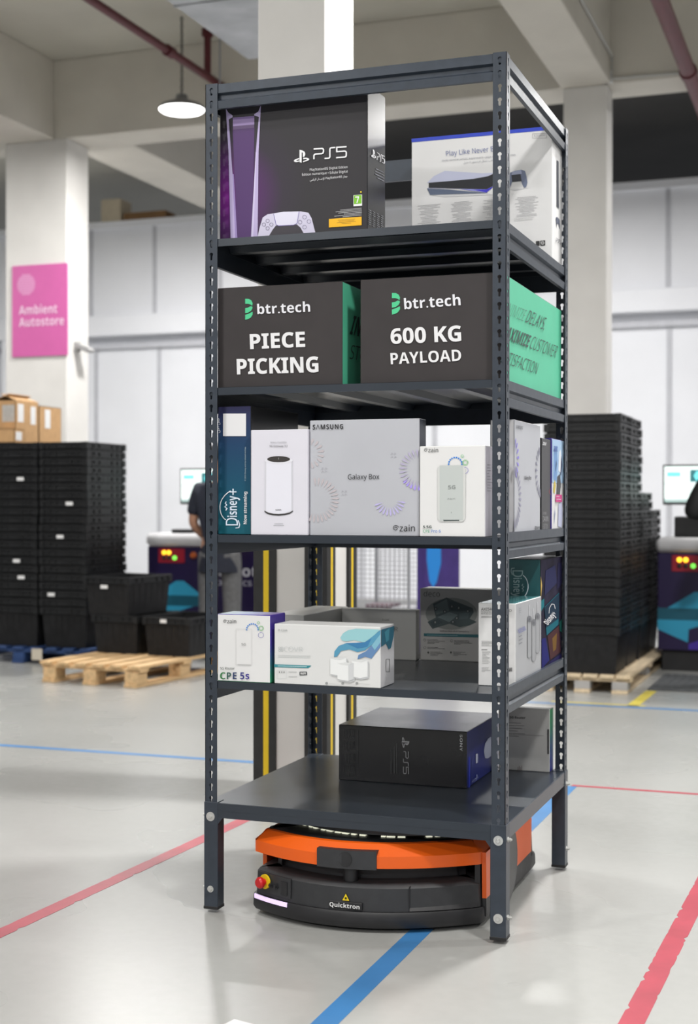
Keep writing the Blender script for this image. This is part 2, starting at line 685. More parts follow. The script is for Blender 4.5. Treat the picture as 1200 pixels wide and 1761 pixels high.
# insulated panel wall
wy = 11.1
bm = bmesh.new()
box(bm, -14, 9, wy + .12, wy + .3, 0, 4.55)
box(bm, -14, 9, wy, wy + .12, 3.45, 4.5)
box(bm, -14, 9, wy - .06, wy + .02, 4.48, 4.56)
struct(link('wall_back', bm, WALLP), 'white insulated panel wall')
bm = bmesh.new()
box(bm, -14, 9, wy - .10, wy + .12, 3.20, 3.44, bev=.006)
struct(link('trim_1', bm, WALLP), 'white horizontal rail on the panel wall')
bm = bmesh.new()
box(bm, -14, 9, wy + .06, wy + .12, 3.06, 3.12)
struct(link('trim_2', bm, WALLT), 'grey gap line under the wall rail')
ti = 3
for x in (-9.4, -8.55, -7.7, -6.85, -6.0, -5.15, -4.3, -3.45, -2.6, -1.75, -.9, -.05, .95, 1.9, 2.8, 3.7, 4.6):
    bm = bmesh.new()
    box(bm, x - .025, x + .025, wy - .012, wy, 3.45, 4.48)
    box(bm, x - .025, x + .025, wy + .105, wy + .12, 0, 3.06)
    struct(link('trim_%d' % ti, bm, WALLT), 'grey vertical panel joint strip')
    ti += 1
for x in (-7.9, -4.62, 2.2):
    bm = bmesh.new()
    box(bm, x - .16, x + .16, wy - .08, wy + .12, 0, 3.22, bev=.006)
    struct(link('trim_%d' % ti, bm, WALLP), 'white upright post below the wall rail')
    ti += 1
bm = bmesh.new()
box(bm, -14, 9, wy + .08, wy + .12, 0, .14)
struct(link('baseboard_back', bm, mat('grey_skirting', (.4, .4, .41), .5, noise=.05)))


def column(x0, x1, y0, y1, label):
    bm = bmesh.new()
    box(bm, x0, x1, y0, y1, 0, 5.2 if y0 < 5 else BZ, bev=.006)
    return struct(link('column', bm, mat('column_paint', (.70, .685, .66), .7, noise=.05, scale=3, bump=.03)), label)


column(-5.53, -4.89, 7.3, 7.68, 'white concrete column bearing the pink sign')
column(-.39, -.045, 7.3, 7.55, 'white concrete column behind the tall black crate stack')
cm = column(-.488, -.192, 1.5, 1.83, 'white square column standing just behind the shelving rack')


def corner_guard(cx, cy, sx, sy, h, parent):
    """black rubber angle with yellow stripes, wrapped on a column corner"""
    bm = bmesh.new()
    t = .012
    w = .085
    for (ax, ay) in ((1, 0), (0, 1)):
        for j, (a, b, mi) in enumerate(((0, .032, 0), (.032, .055, 1), (.055, w, 0))):
            if ax:
                x0, x1 = sorted((cx + sx * a, cx + sx * b))
                y0, y1 = sorted((cy, cy - sy * t))
            else:
                y0, y1 = sorted((cy + sy * a, cy + sy * b))
                x0, x1 = sorted((cx, cx - sx * t))
            box(bm, x0, x1, y0, y1, .01, h, mi)
    box(bm, *sorted((cx - sx * t, cx)), *sorted((cy - sy * t, cy)), .01, h, 0)
    return link('corner_guard', bm, [GUARD, YELLOW], parent)


corner_guard(-.488, 1.5, 1, 1, 1.09, cm)
corner_guard(-.192, 1.5, -1, 1, 1.085, cm)
corner_guard(-.192, 1.83, -1, -1, 1.09, cm)
corner_guard(-.488, 1.83, 1, -1, 1.09, cm)

# ------------------------------------------------------------------ the shelving rack
RW, RD, HT = .9062, .8651, 2.44
SH = [1.9838, 1.5469, 1.1144, .6841]
TRAY = .3251
PW = .0385           # flange width
PITCH = .0372
rack = empty('shelving_rack', (0, 0, 0))
tag(rack, 'tall dark grey metal shelving rack with punched posts carried by the robot', 'shelving rack')


def keyhole(cx, cz):
    pts = []
    for i in range(13):
        a = math.radians(-55 + 290 * i / 12)
        pts.append((cx + .0058 * math.cos(a), cz + .004 + .0058 * math.sin(a)))
    pts += [(cx - .0032, cz - .0105), (cx - .0018, cz - .0125), (cx + .0018, cz - .0125), (cx + .0032, cz - .0105)]
    return pts


def flange(bm, z0, z1, mk, thick):
    """a punched steel strip: u across 0..PW, z up; mk maps (u, z) to 3-D; thick is the 3-D thickness vector"""
    zc = HT - .022
    cells = []
    while zc - PITCH / 2 > z0 + .01:
        cells.append(zc)
        zc -= PITCH
    new = []
    top = HT

    def quad(u0, u1, a, b):
        new.append(bm.faces.new([bm.verts.new(mk(*p)) for p in ((u0, a), (u1, a), (u1, b), (u0, b))]))
    quad(0, PW, cells[0] + PITCH / 2, top)
    quad(0, PW, z0, cells[-1] - PITCH / 2)
    for c in cells:
        outer = [(0, c - PITCH / 2), (PW, c - PITCH / 2), (PW, c + PITCH / 2), (0, c + PITCH / 2)]
        hole = keyhole(PW * .5, c)
        allp = outer + hole
        tri = tessellate_polygon([[Vector((u, v, 0)) for u, v in outer], [Vector((u, v, 0)) for u, v in hole[::-1]]])
        allp = outer + hole[::-1]
        vs = [bm.verts.new(mk(*p)) for p in allp]
        for t in tri:
            a, b, cc = t
            z = (allp[b][0] - allp[a][0]) * (allp[cc][1] - allp[a][1]) - (allp[cc][0] - allp[a][0]) * (allp[b][1] - allp[a][1])
            new.append(bm.faces.new([vs[i] for i in (t if z > 0 else t[::-1])]))
    bmesh.ops.remove_doubles(bm, verts=list({v for f in new for v in f.verts}), dist=1e-5)
    new = [f for f in new if f.is_valid]
    r = bmesh.ops.extrude_face_region(bm, geom=new)
    bmesh.ops.translate(bm, vec=thick, verts=[g for g in r['geom'] if isinstance(g, bmesh.types.BMVert)])


for name, px, py, sx, sy in (('FL', 0, 0, 1, 1), ('FR', RW, 0, -1, 1), ('BR', RW, RD, -1, -1), ('BL', 0, RD, 1, -1)):
    bm = bmesh.new()
    t = .0018
    flange(bm, TRAY - .03, HT, lambda u, z: Vector((px + sx * u, py, z)), Vector((0, sy * t, 0)))
    b2 = bmesh.new()
    flange(b2, TRAY - .03, HT, lambda u, z: Vector((px, py + sy * u, z)), Vector((sx * t, 0, 0)))
    me = bpy.data.meshes.new('tmp')
    b2.to_mesh(me)
    b2.free()
    bm.from_mesh(me)
    bpy.data.meshes.remove(me)
    bmesh.ops.recalc_face_normals(bm, faces=bm.faces)
    link('post', bm, STEEL, rack)
    # square leg below the tray with bolts and a rubber cap
    LW, g = .042, .0025
    bm = bmesh.new()
    x0, x1 = sorted((px - sx * g, px + sx * LW))
    y0, y1 = sorted((py - sy * g, py + sy * LW))
    box(bm, x0, x1, y0, y1, .016, TRAY + .002, bev=.0015)
    # gusset towards the tray skirt
    gx0, gx1 = px + sx * LW, px + sx * (LW + .014)
    yy0, yy1 = sorted((py - sy * .001, py + sy * .002))
    prism(bm, [(gx0, TRAY - .044), (gx1, TRAY - .044), (gx0, TRAY - .062)], 'y', yy0, yy1)
    leg = link('leg', bm, STEEL, rack)
    bm = bmesh.new()
    box(bm, x0 - .001, x1 + .001, y0 - .001, y1 + .001, .010, .019, bev=.001)
    link('foot_cap', bm, RUBBER, leg)
    for bz, big in ((TRAY - .041, True), (.07, name == 'FR')):
        bm = bmesh.new()
        cx = px + sx * .019
        fy = py - sy * g
        lathe(bm, [(.0135 if big else .0098, 0), (.0135 if big else .0098, .0016)], 28, 0, '-y' if sy > 0 else '-y', (cx, fy, bz))
        lathe(bm, [(.0062, .0016), (.0062, .0065), (.005, .0078)], 6, 0, '-y', (cx, fy, bz))
        if sy < 0:
            bmesh.ops.transform(bm, matrix=Matrix.Translation((0, 2 * fy, 0)) @ Matrix.Scale(-1, 4, (0, 1, 0)), verts=bm.verts)
            bmesh.ops.recalc_face_normals(bm, faces=bm.faces)
        link('bolt', bm, ZINC, leg)
        bm = bmesh.new()
        fx = px - sx * g
        lathe(bm, [(.0075, 0), (.0075, .0016)], 20, 0, 'x', (0, py + sy * .019, bz))
        lathe(bm, [(.0055, .0016), (.0055, .0085), (.0035, .0085), (.0035, .012)], 6, 0, 'x', (0, py + sy * .019, bz))
        bmesh.ops.transform(bm, matrix=Matrix.Translation((fx, 0, 0)) @ Matrix.Scale(-sx, 4, (1, 0, 0)), verts=bm.verts)
        bmesh.ops.recalc_face_normals(bm, faces=bm.faces)
        link('bolt', bm, ZINC, leg)

BEAMP = [(0, 0), (0, -.026), (.010, -.031), (.010, -.043), (-.0015, -.050), (0, -.072), (.012, -.072), (.012, 0)]


def beam_mesh(side, z, a0=.004):
    bm = bmesh.new()
    off = .0035
    if side == 'front':
        prism(bm, [(off + d, z + h) for d, h in BEAMP], 'x', a0, RW - a0)
    elif side == 'back':
        prism(bm, [(RD - off - d, z + h) for d, h in BEAMP], 'x', a0, RW - a0)
    elif side == 'left':
        prism(bm, [(off + d, z + h) for d, h in BEAMP], 'y', a0, RD - a0)
    else:
        prism(bm, [(RW - off - d, z + h) for d, h in BEAMP], 'y', a0, RD - a0)
    return bm


for sd, z in (('front', HT - .002), ('left', HT - .004), ('right', HT - .002), ('back', 2.387)):
    link('top_beam', beam_mesh(sd, z), STEEL, rack)
BTOP = [-.002, 0, .013, .014]
for i, z in enumerate(SH):
    bm = bmesh.new()
    e = .0035
    sx = .0157
    box(bm, sx, RW - sx, e, RD - sx, z - .002, z)
    for args in ((.004, RW - .004, e, e + .002), (sx, RW - sx, RD - sx - .002, RD - sx), (sx, sx + .002, e + .002, RD - sx - .002), (RW - sx - .002, RW - sx, e + .002, RD - sx - .002)):
        box(bm, *args, z - .022, z - .002)
    sh = link('shelf', bm, STEELD, rack)
    for k in range(4):
        bm = bmesh.new()
        if i == 0:
            y = .12 + k * .2
            prism(bm, [(y, z - .002), (y + .012, z - .02), (y + .045, z - .02), (y + .057, z - .002)], 'x', .02, RW - .02)
        else:
            x = .13 + k * .2
            prism(bm, [(x, z - .002), (x + .012, z - .02), (x + .045, z - .02), (x + .057, z - .002)], 'y', .02, RD - .02)
        link('stiffening_rib', bm, STEELD, sh)
    for sd in ('left', 'right', 'back'):
        bm = beam_mesh(sd, z + (BTOP[i] if sd != 'back' else BTOP[i] - .002))
        link('side_beam', bm, STEEL, sh)
# tray at the bottom
bm = bmesh.new()
e = .001
box(bm, e, RW - e, e, RD - e, TRAY - .003, TRAY, bev=.001)
for args in ((.04, RW - .04, 0, .002), (.04, RW - .04, RD - .002, RD), (0, .002, .04, RD - .04), (RW - .002, RW, .04, RD - .04)):
    box(bm, *args, TRAY - .044, TRAY - .001)
for args in ((.04, RW - .04, -.0008, 0), (RW, RW + .0008, .04, RD - .04)):
    box(bm, *args, TRAY - .0225, TRAY - .001)
link('tray', bm, STEELD, rack)
bm = bmesh.new()
for k in range(3):
    box(bm, .1 + .3 * k, .2 + .3 * k, .01, RD - .01, TRAY - .03, TRAY - .003)
link('tray_stiffener', bm, STEELD, rack)

# ------------------------------------------------------------------ transport robot
RX, RY = .473, .43
robot = empty('transport_robot', (RX, RY, 0))
tag(robot, 'low orange and black wheeled transport robot carrying the rack on its lift plate', 'robot')
ORANGE = mat('robot_orange', (.80, .115, .006), .38, noise=.04, scale=8)
RBLACK = mat('robot_black', (.016, .016, .018), .45, noise=.15, scale=30, rnoise=.08)
RGREY = mat('robot_charcoal', (.028, .029, .032), .5, noise=.12, scale=40)


HWR, HLR, SAGR, OFFR = .343, .479, 1.113, .053


def front_y(x, inset=0.0):
    return -HLR + SAGR * (x + OFFR) ** 2 + inset


def outline(inset=0.0, n=24):
    """robot plan: straight flanks, bowed ends, tight corners"""
    xc = HWR - .014
    q = [(-xc + 2 * xc * i / n, front_y(-xc + 2 * xc * i / n)) for i in range(n + 1)]

    def corner(sg):
        y0 = front_y(sg * xc)
        y1 = front_y(sg * HWR)
        y2 = y1 + .03
        out = []
        for i in range(1, 6):
            t = i / 6
            p = Vector((sg * xc, y0)) * (1 - t) ** 2 + Vector((sg * HWR, y1)) * 2 * t * (1 - t) + Vector((sg * HWR, y2)) * t * t
            out.append((p.x, p.y))
        out.append((sg * HWR, y2))
        return out
    half = corner(-1)[::-1] + q + corner(1)
    full = half + [(-x, -y) for x, y in half]
    out = []
    m = len(full)
    for i, p in enumerate(full):
        a, b = Vector(full[i - 1]), Vector(full[(i + 1) % m])
        d = (b - a).normalized()
        nn = Vector((d.y, -d.x))
        out.append((p[0] - nn.x * inset, p[1] - nn.y * inset))
    return out


def loft(bm, layers, mi=0, capb=True, capt=True):
    rings = [[bm.verts.new((x, y, z)) for x, y in outline(ins)] for z, ins in layers]
    n = len(rings[0])
    for i in range(len(rings) - 1):
        for k in range(n):
            bm.faces.new((rings[i][k], rings[i][(k + 1) % n], rings[i + 1][(k + 1) % n], rings[i + 1][k])).material_index = mi
    if capb:
        bm.faces.new(rings[0][::-1]).material_index = mi
    if capt:
        bm.faces.new(rings[-1]).material_index = mi


bm = bmesh.new()
loft(bm, [(.010, .03), (.014, .006), (.024, 0), (.053, .001), (.059, .004)])
auto_smooth(link('bumper', bm, RBLACK, robot))
bm = bmesh.new()
loft(bm, [(.0595, .010), (.124, .013), (.132, .020), (.135, .026), (.135, .085), (.186, .085)])
auto_smooth(link('chassis_body', bm, RGREY, robot))
bm = bmesh.new()
loft(bm, [(.180, .012), (.182, .006), (.216, .006), (.244, .040), (.246, .05)])
auto_smooth(link('orange_shell', bm, ORANGE, robot), 20)
bm = bmesh.new()
loft(bm, [(.2462, .052), (.250, .06), (.250, .08)])
auto_smooth(link('deck', bm, RBLACK, robot))
bm = bmesh.new()
lathe(bm, [(.372, .2545), (.385, .259), (.385, .272), (.37, .2805)], 64, 0)
lt = auto_smooth(link('lift_plate', bm, mat('lift_plate_grey', (.06, .062, .065), .5, noise=.1), robot))
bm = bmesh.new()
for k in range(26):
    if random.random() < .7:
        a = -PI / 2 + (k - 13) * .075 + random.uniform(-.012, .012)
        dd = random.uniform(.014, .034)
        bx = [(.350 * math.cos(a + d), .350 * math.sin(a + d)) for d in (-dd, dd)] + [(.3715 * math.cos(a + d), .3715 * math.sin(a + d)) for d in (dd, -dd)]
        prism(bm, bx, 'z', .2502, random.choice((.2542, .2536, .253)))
link('glow_segments', bm, mat('segment_glow', (1, 1, .78), .5, emit=1.1), lt)  # glowing segments stand in for the bright slots under the lift plate
# flank panels with round wheel covers
for s in (-1, 1):
    bm = bmesh.new()
    x0, x1 = sorted((s * .333, s * .3455))
    prism(bm, [(-.298, .214), (.298, .214), (.292, .082), (-.292, .082)], 'x', x0, x1)
    fp = link('flank_panel', bm, ORANGE, robot)
    bm = bmesh.new()
    prism(bm, [(-.292, .0815), (.292, .0815), (.29, .03), (-.29, .03)], 'x', *sorted((s * .333, s * .3450)))
    link('flank_skirt', bm, RBLACK, robot)
    bm = bmesh.new()
    lathe(bm, [(.12, .0), (.12, .010), (.112, .013), (.105, .011), (.03, .013)], 40, 0, 'x', (0, 0, 0))
    bmesh.ops.transform(bm, matrix=Matrix.Translation((s * .345, -.07, .130)) @ Matrix.Scale(s, 4, (1, 0, 0)), verts=bm.verts)
    bmesh.ops.recalc_face_normals(bm, faces=bm.faces)
    auto_smooth(link('wheel_cover', bm, mat('wheel_cover_grey', (.10, .10, .10), .5, noise=.1), fp))
# wheels hidden under the hull
for wx in (-.25, .25):
    bm = bmesh.new()
    tube(bm, [(wx - .02, 0, .06), (wx + .02, 0, .06)], .06, 24)
    link('drive_wheel', bm, RUBBER, robot)
    for wyy in (-.36, .36):
        bm = bmesh.new()
        tube(bm, [(wx * .8 - .012, wyy, .03), (wx * .8 + .012, wyy, .03)], .03, 16)
        link('caster_wheel', bm, RUBBER, robot)


def front_slab(bm, x0, x1, z0, z1, ins0, ins1, n=10, mi=0, topins=None):
    """a slab that follows the bowed nose, from depth ins0 (outer) to ins1 (inner)"""
    A = []
    for i in range(n + 1):
        x = x0 + (x1 - x0) * i / n
        ti = ins0 if topins is None else topins
        A.append([bm.verts.new((x, front_y(x, ins0), z0)), bm.verts.new((x, front_y(x, ti), z1)),
                  bm.verts.new((x, front_y(x, ins1), z1)), bm.verts.new((x, front_y(x, ins1), z0))])
    fs = []
    for i in range(n):
        for k in range(4):
            fs.append(bm.faces.new((A[i][k], A[i + 1][k], A[i + 1][(k + 1) % 4], A[i][(k + 1) % 4])))
    fs.append(bm.faces.new(A[0]))
    fs.append(bm.faces.new(A[-1][::-1]))
    bmesh.ops.recalc_face_normals(bm, faces=fs)
    for f in fs:
        f.material_index = mi


bm = bmesh.new()
front_slab(bm, -.102, .071, .179, .231, .002, .03)
nose = link('nose_plate', bm, RGREY, robot)
bm = bmesh.new()
lathe(bm, [(.0205, 0), (.0205, .0012), (.0185, .0012), (.0185, .0008)], 32, 0, '-y', (-.017, front_y(-.017) + .0022, .206))
link('sensor_window', bm, RBLACK, nose)
bm = bmesh.new()
tube(bm, [(-.017, -.425, .130), (-.017, -.425, .183)], .021, 20)
auto_smooth(link('scanner_drum', bm, RBLACK, robot))
# left control recess: emergency stop, switches, port, light bar
bm = bmesh.new()
front_slab(bm, -.318, -.192, .070, .127, .007, .03, 8)
pan = link('control_panel', bm, RGREY, robot)
ex = -.284
bm = bmesh.new()
nx = Vector((2 * SAGR * (ex + OFFR), -1)).normalized()
base = Vector((ex, front_y(ex) + .004, .104))
d3 = Vector((nx.x, nx.y, 0))
tube(bm, [base, base + d3 * .006], .021, 24)
estop = link('emergency_stop', bm, YELLOW, robot)
bm = bmesh.new()
tube(bm, [base + d3 * .006, base + d3 * .018, base + d3 * .018, base + d3 * .026, base + d3 * .031], [.009, .009, .0165, .0165, .012], 24)
auto_smooth(link('button', bm, mat('red_button', (.55, .012, .015), .35), estop))
for sxx in (-.263, -.244):
    bm = bmesh.new()
    nx = Vector((2 * SAGR * (sxx + OFFR), -1)).normalized()
    b0 = Vector((sxx, front_y(sxx) + .007, .098))
    d3 = Vector((nx.x, nx.y, 0))
    tube(bm, [b0, b0 + d3 * .004, b0 + d3 * .004, b0 + d3 * .009], [.0085, .0085, .005, .005], 18)
    link('switch', bm, RBLACK, pan)
bm = bmesh.new()
front_slab(bm, -.226, -.204, .078, .116, .0045, .02, 3)
link('charging_port', bm, RBLACK, pan)
bm = bmesh.new()
front_slab(bm, -.330, -.202, .0465, .0585, -.0012, .01, 8)
link('light_bar', bm, mat('lavender_light', (.78, .62, .95), .4, emit=.9), robot)
# right access panel
bm = bmesh.new()
front_slab(bm, .155, .157, .062, .130, .0085, .02, 2)
front_slab(bm, .157, .325, .062, .080, .006, .02, 8, topins=.018)
link('access_panel', bm, RBLACK, robot)
bm = bmesh.new()
front_slab(bm, .315, .328, .088, .184, .022, .09, 2)
link('recess_wall', bm, RBLACK, robot)
# name badge and laser warning sign
bm = bmesh.new()
by = front_y(.012) + .0035
box(bm, -.066, .032, by, by + .012, .064, .084, bev=.001)
badge = link('name_badge', bm, RBLACK, robot)
pr = Print((-.066, by, .064), (1, 0, 0), (0, 0, 1), .098, .02)
pr.text('Quicktron', (.002, .0045), (.092, .0045), .0118, (232, 232, 232), .012)
pr.done('lettering', badge)
pr = Print((-.031, by + .004, .086), (1, 0, 0), (0, 0, 1), .03, .026)
pr.poly([(.001, 0), (.027, 0), (.014, .024)], (10, 10, 10), 0)
pr.poly([(.0035, .0015), (.0245, .0015), (.014, .021)], (235, 205, 20), 1)
pr.ell((.014, .008), .0028, .0028, (15, 15, 15), 2)
for k in range(8):
    a = k * PI / 4
    pr.stroke([(.014, .008), (.014 + .0048 * math.cos(a), .008 + .0048 * math.sin(a))], .0006, (15, 15, 15), 3)
pr.done('laser_warning_sign', robot)

# ------------------------------------------------------------------ cartons
def carton(name, dims, label, cat, side, front=None, right=None, top=None, group=None, bev=.0018, rz=0):
    """a printed carton; its faces may have their own printed stock"""
    x0, x1, y0, y1, z0, z1 = dims
    w, d, h = x1 - x0, y1 - y0, z1 - z0
    bm = bmesh.new()
    mats = [side, front or side, right or side, top or side]
    box(bm, -w / 2, w / 2, -d / 2, d / 2, 0.0004, h, 0, bev=bev)
    bm.normal_update()
    for f in bm.faces:
        n = f.normal
        if n.y < -.9:
            f.material_index = 1
        elif n.x > .9:
            f.material_index = 2
        elif n.z > .9:
            f.material_index = 3
    # folded flap seams on the top
    o = link(name, bm, mats, loc=((x0 + x1) / 2, (y0 + y1) / 2, z0))
    tag(o, label, cat, group)
    return o


def face(o, dims, which, quad=None, crop=(0, 0, 1)):
    x0, x1, y0, y1, z0, z1 = dims
    w, d, h = x1 - x0, y1 - y0, z1 - z0
    if which == 'F':
        return Print((-w / 2, -d / 2, 0), (1, 0, 0), (0, 0, 1), w, h, quad, crop)
    if which == 'R':
        return Print((w / 2, -d / 2, 0), (0, 1, 0), (0, 0, 1), d, h, quad, crop)
    return Print((-w / 2, -d / 2, h), (1, 0, 0), (0, 1, 0), w, d, quad, crop)


WCARD = mat('white_carton', (.74, .74, .74), .42, noise=.02, scale=6)
GCARD = mat('grey_white_carton', (.60, .60, .62), .40, noise=.03, scale=6)
SILV = mat('silver_grey_carton', (.47, .48, .52), .36, noise=.03, scale=6)
BCARD = mat('black_gloss_carton', (.012, .012, .014), .24, noise=.15, scale=5, rnoise=.05)
DCARD = mat('charcoal_carton', (.040, .035, .036), .55, noise=.06, scale=14, spec=.3)
GREEN = mat('green_carton', (.09, .50, .31), .5, noise=.05, scale=6)
W_ = (235, 235, 238)
LG = (165, 165, 168)
MG = (120, 120, 124)
DK = (28, 28, 30)

# --- black console carton, top shelf
D = (.023, .488, .05, .21, 1.9838, 2.412)
frontm = grad_mat('console_print', [(0, (.16, .018, .20)), (.35, (.085, .022, .12)), (.7, (.035, .028, .042)), (1, (.030, .028, .032))], lo=0, hi=.25, rough=.33, center=(-.205, -.08, .13))
o = carton('console_carton', D, 'large black game console carton with white tower print on the top shelf', 'carton', BCARD, frontm)
q = ((377.8, 416.3), (631.8, 398.9), (632.1, 141.3), (377.9, 168.4))
C3 = (360, 150, 3.75)
p = face(o, D, 'F', q, C3)
LAV = (186, 172, 214)
p.poly([(152, 196), (290, 186), (290, 200), (152, 210)], (120, 98, 150), 1)
p.poly([(152, 210), (290, 200), (290, 240), (152, 252)], (158, 136, 186), 1)
p.poly([(152, 252), (290, 240), (290, 262), (152, 275)], (96, 72, 116), 1)
p.poly([(150, 275), (291, 262), (276, 965), (182, 972)], (74, 40, 100), 0)
p.poly([(107, 138), (124, 165), (150, 182), (150, 194), (126, 208), (150, 560), (182, 972), (138, 975), (124, 420)], LAV, 2)
p.poly([(150, 560), (158, 560), (182, 972), (168, 974)], (150, 130, 186), 3)
p.poly([(333, 117), (318, 420), (312, 968), (270, 966), (300, 420), (320, 192), (290, 183), (290, 175), (316, 158)], LAV, 2)
p.poly([(270, 966), (300, 420), (306, 420), (284, 967)], (206, 196, 230), 3)
CW = (208, 204, 226)
p.poly([(312, 965), (325, 905), (345, 840), (375, 820), (480, 803), (590, 801), (640, 810), (660, 845), (685, 941), (610, 944), (588, 905), (565, 885), (430, 892), (408, 920), (385, 959)], CW, 2)
p.poly([(386, 958), (408, 921), (430, 893), (565, 886), (588, 906), (609, 943)], (56, 52, 60), 2)
p.poly([(416, 816), (480, 803), (580, 802), (566, 878), (545, 889), (447, 894), (431, 886)], (222, 220, 238), 3)
p.stroke([(416, 816), (431, 886), (447, 894), (545, 889), (566, 878), (580, 802)], 3, (110, 96, 170), 4)
for dx, dy in ((0, -24), (0, 24), (-24, 0), (24, 0)):
    p.ring((377 + dx, 886 + dy), 11, 2.2, (90, 84, 110), 4)
for dx, dy in ((0, -30), (0, 34), (-29, 2), (28, -2)):
    p.ring((615 + dx, 868 + dy), 12, 2.2, (110, 104, 140), 4)
ps_symbol(p, (546, 490), (100, -3), (0, -84), W_)
ps_letters(p, (674, 466), (69, -5), (0, -66), 9, W_)
p.text('PlayStation\u00ae5 Digital Edition', (650, 541), (893, 522), 15, (225, 225, 228), .004)
p.text('\u00c9dition num\u00e9rique \u2022 Edi\u00e7\u00e3o Digital', (600, 573), (893, 551), 15, (225, 225, 228), .004)
p.text('\ufef2\ufee4\ufed7\ufeae\ufedf\ufe8d \ufead\ufe8d\ufeaa\ufebb\ufef9\ufe8d PlayStation\u00ae5 \ufeaf\ufe8e\ufeec\ufe9f', (650, 605), (893, 581), 14, (225, 225, 228), .004)
p.ell((978, 676), 5, 5, (235, 205, 20), 3)
p.poly([(930, 697), (985, 692), (985, 764), (930, 768)], (240, 240, 240), 2)
p.poly([(933, 699), (982, 695), (982, 750), (933, 754)], (120, 190, 30), 3)
p.text('7', (945, 748), (970, 746), 42, W_, .03)
p.lines((772, 800), (983, 780), 6, 9, 3, (190, 190, 192), 3, 3, 'R')
p.poly([(772, 850), (983, 835), (983, 890), (772, 905)], (246, 186, 14), 3)
p.lines((800, 860), (970, 848), 4, 8, 2, (150, 110, 10), 4, 4, 'C')
p.done('printed_artwork', o)
p = face(o, D, 'R', ((631.8, 398.9), (662.2, 415.8), (662.5, 167.4), (632.1, 141.3)), C3)
ps_symbol(p, (1039, 452), (30, 14), (0, -58), W_)
ps_letters(p, (1076, 468), (16, 8), (0, -46), 4, W_)
p.lines((1060, 520), (1124, 552), 4, 18, 5, (120, 122, 130), 5, 3, 'R')
for cc in range(4):
    p.lines((1025 + cc * 26, 790 + cc * 12), (1043 + cc * 26, 800 + cc * 12), 8, 13, 4, (105, 107, 112), 6 + cc, 3)
p.done('printed_artwork', o)

# --- white console carton
D = (.42, .889, .69, .85, 1.9838, 2.412)
o = carton('console_carton', D, 'large white game console carton with blue top stripe on the top shelf', 'carton', WCARD)
C4 = (690, 200, 4)
p = face(o, D, 'F', ((707.5, 461.8), (950.5, 447.6), (950.9, 216.6), (707.8, 238.8)), C4)
p.poly([(71, 155), (1043.6, 66), (1043.6, 92), (71, 180)], (32, 62, 190), 1)
BG = (112, 122, 168)
p.text('Play Like Never Before', (312, 274), (748, 230), 34, BG, -.004)
p.text('Jouez comme jamais auparavant \u2022 Joga como nunca antes', (280, 311), (792, 270), 13, (150, 152, 160), -.002)
p.text('\ufede\ufbff\ufe9c\ufee3 \ufeea\ufedf \ufed6\ufe92\ufeb4\ufbfe \ufee2\ufedf \ufede\ufedc\ufeb8\ufe91 \ufe90\ufecc\ufedf\ufe8d', (430, 325), (640, 307), 14, (150, 152, 160), -.002)
p.poly([(178, 458), (225, 412), (300, 376), (440, 384), (560, 392), (650, 388), (600, 412), (500, 430), (330, 446)], (196, 200, 224), 2)
p.poly([(190, 458), (330, 448), (500, 432), (600, 414), (650, 390), (650, 470), (590, 502), (400, 497), (190, 492)], (30, 33, 40), 3)
p.poly([(178, 494), (340, 498), (400, 500), (590, 526), (645, 478), (590, 502), (420, 500), (190, 493)], (150, 152, 220), 4)
p.poly([(500, 505), (590, 503), (645, 478), (590, 524)], (52, 46, 190), 5)
p.poly([(178, 496), (330, 504), (600, 528), (400, 534), (200, 542)], (92, 104, 128), 3)
p.poly([(200, 542), (600, 530), (640, 540), (300, 556)], (206, 206, 208), 1)
p.poly([(745, 500), (742, 420), (752, 388), (790, 374), (830, 367), (856, 376), (866, 410), (873, 455), (864, 488), (850, 492), (838, 470), (828, 440), (768, 446), (758, 476)], (112, 122, 148), 3)
p.poly([(768, 452), (762, 405), (825, 398), (833, 445)], (44, 48, 58), 4)
p.poly([(770, 380), (830, 368), (834, 396), (764, 404)], (160, 168, 196), 4)
p.poly([(745, 502), (850, 494), (900, 490), (780, 510)], (208, 208, 210), 1)
for cx, cy, n in ((110, 612, 14), (335, 590, 16), (560, 575, 16), (785, 556, 14)):
    p.lines((cx, cy + 6), (cx + 165, cy - 9), n, 10, 2.2, (158, 158, 162), cx, 2, 'C')
p.frame(908, 118, 1005, 150, 2, (150, 150, 155), 2)
p.text('825GB/Go', (920, 142), (998, 134), 14, (150, 150, 155))
p.poly([(932, 858), (958, 857), (958, 890), (932, 892)], (40, 40, 40), 2)
p.poly([(962, 856), (996, 853), (996, 887), (962, 890)], (40, 40, 40), 2)
petals(p, (979, 871), 2, 14, 8, (230, 230, 230), 0, 360, 3)
p.lines((780, 706), (960, 690), 2, 12, 2, (170, 170, 170), 9, 2)
p.done('printed_artwork', o)
p = face(o, D, 'R', ((950.5, 447.6), (967.5, 461.2), (967.9, 237.7), (950.9, 216.6)), C4)
p.poly([(1072, 300), (1086, 312), (1088, 636), (1072, 620)], (48, 52, 62), 2)
p.poly([(1066, 700), (1074, 690), (1092, 710), (1096, 780), (1084, 740), (1074, 736), (1072, 770)], (80, 86, 104), 2)
ps_letters(p, (1066, 862), (11, 6), (0, -26), 3, (120, 120, 126))
p.done('printed_artwork', o)

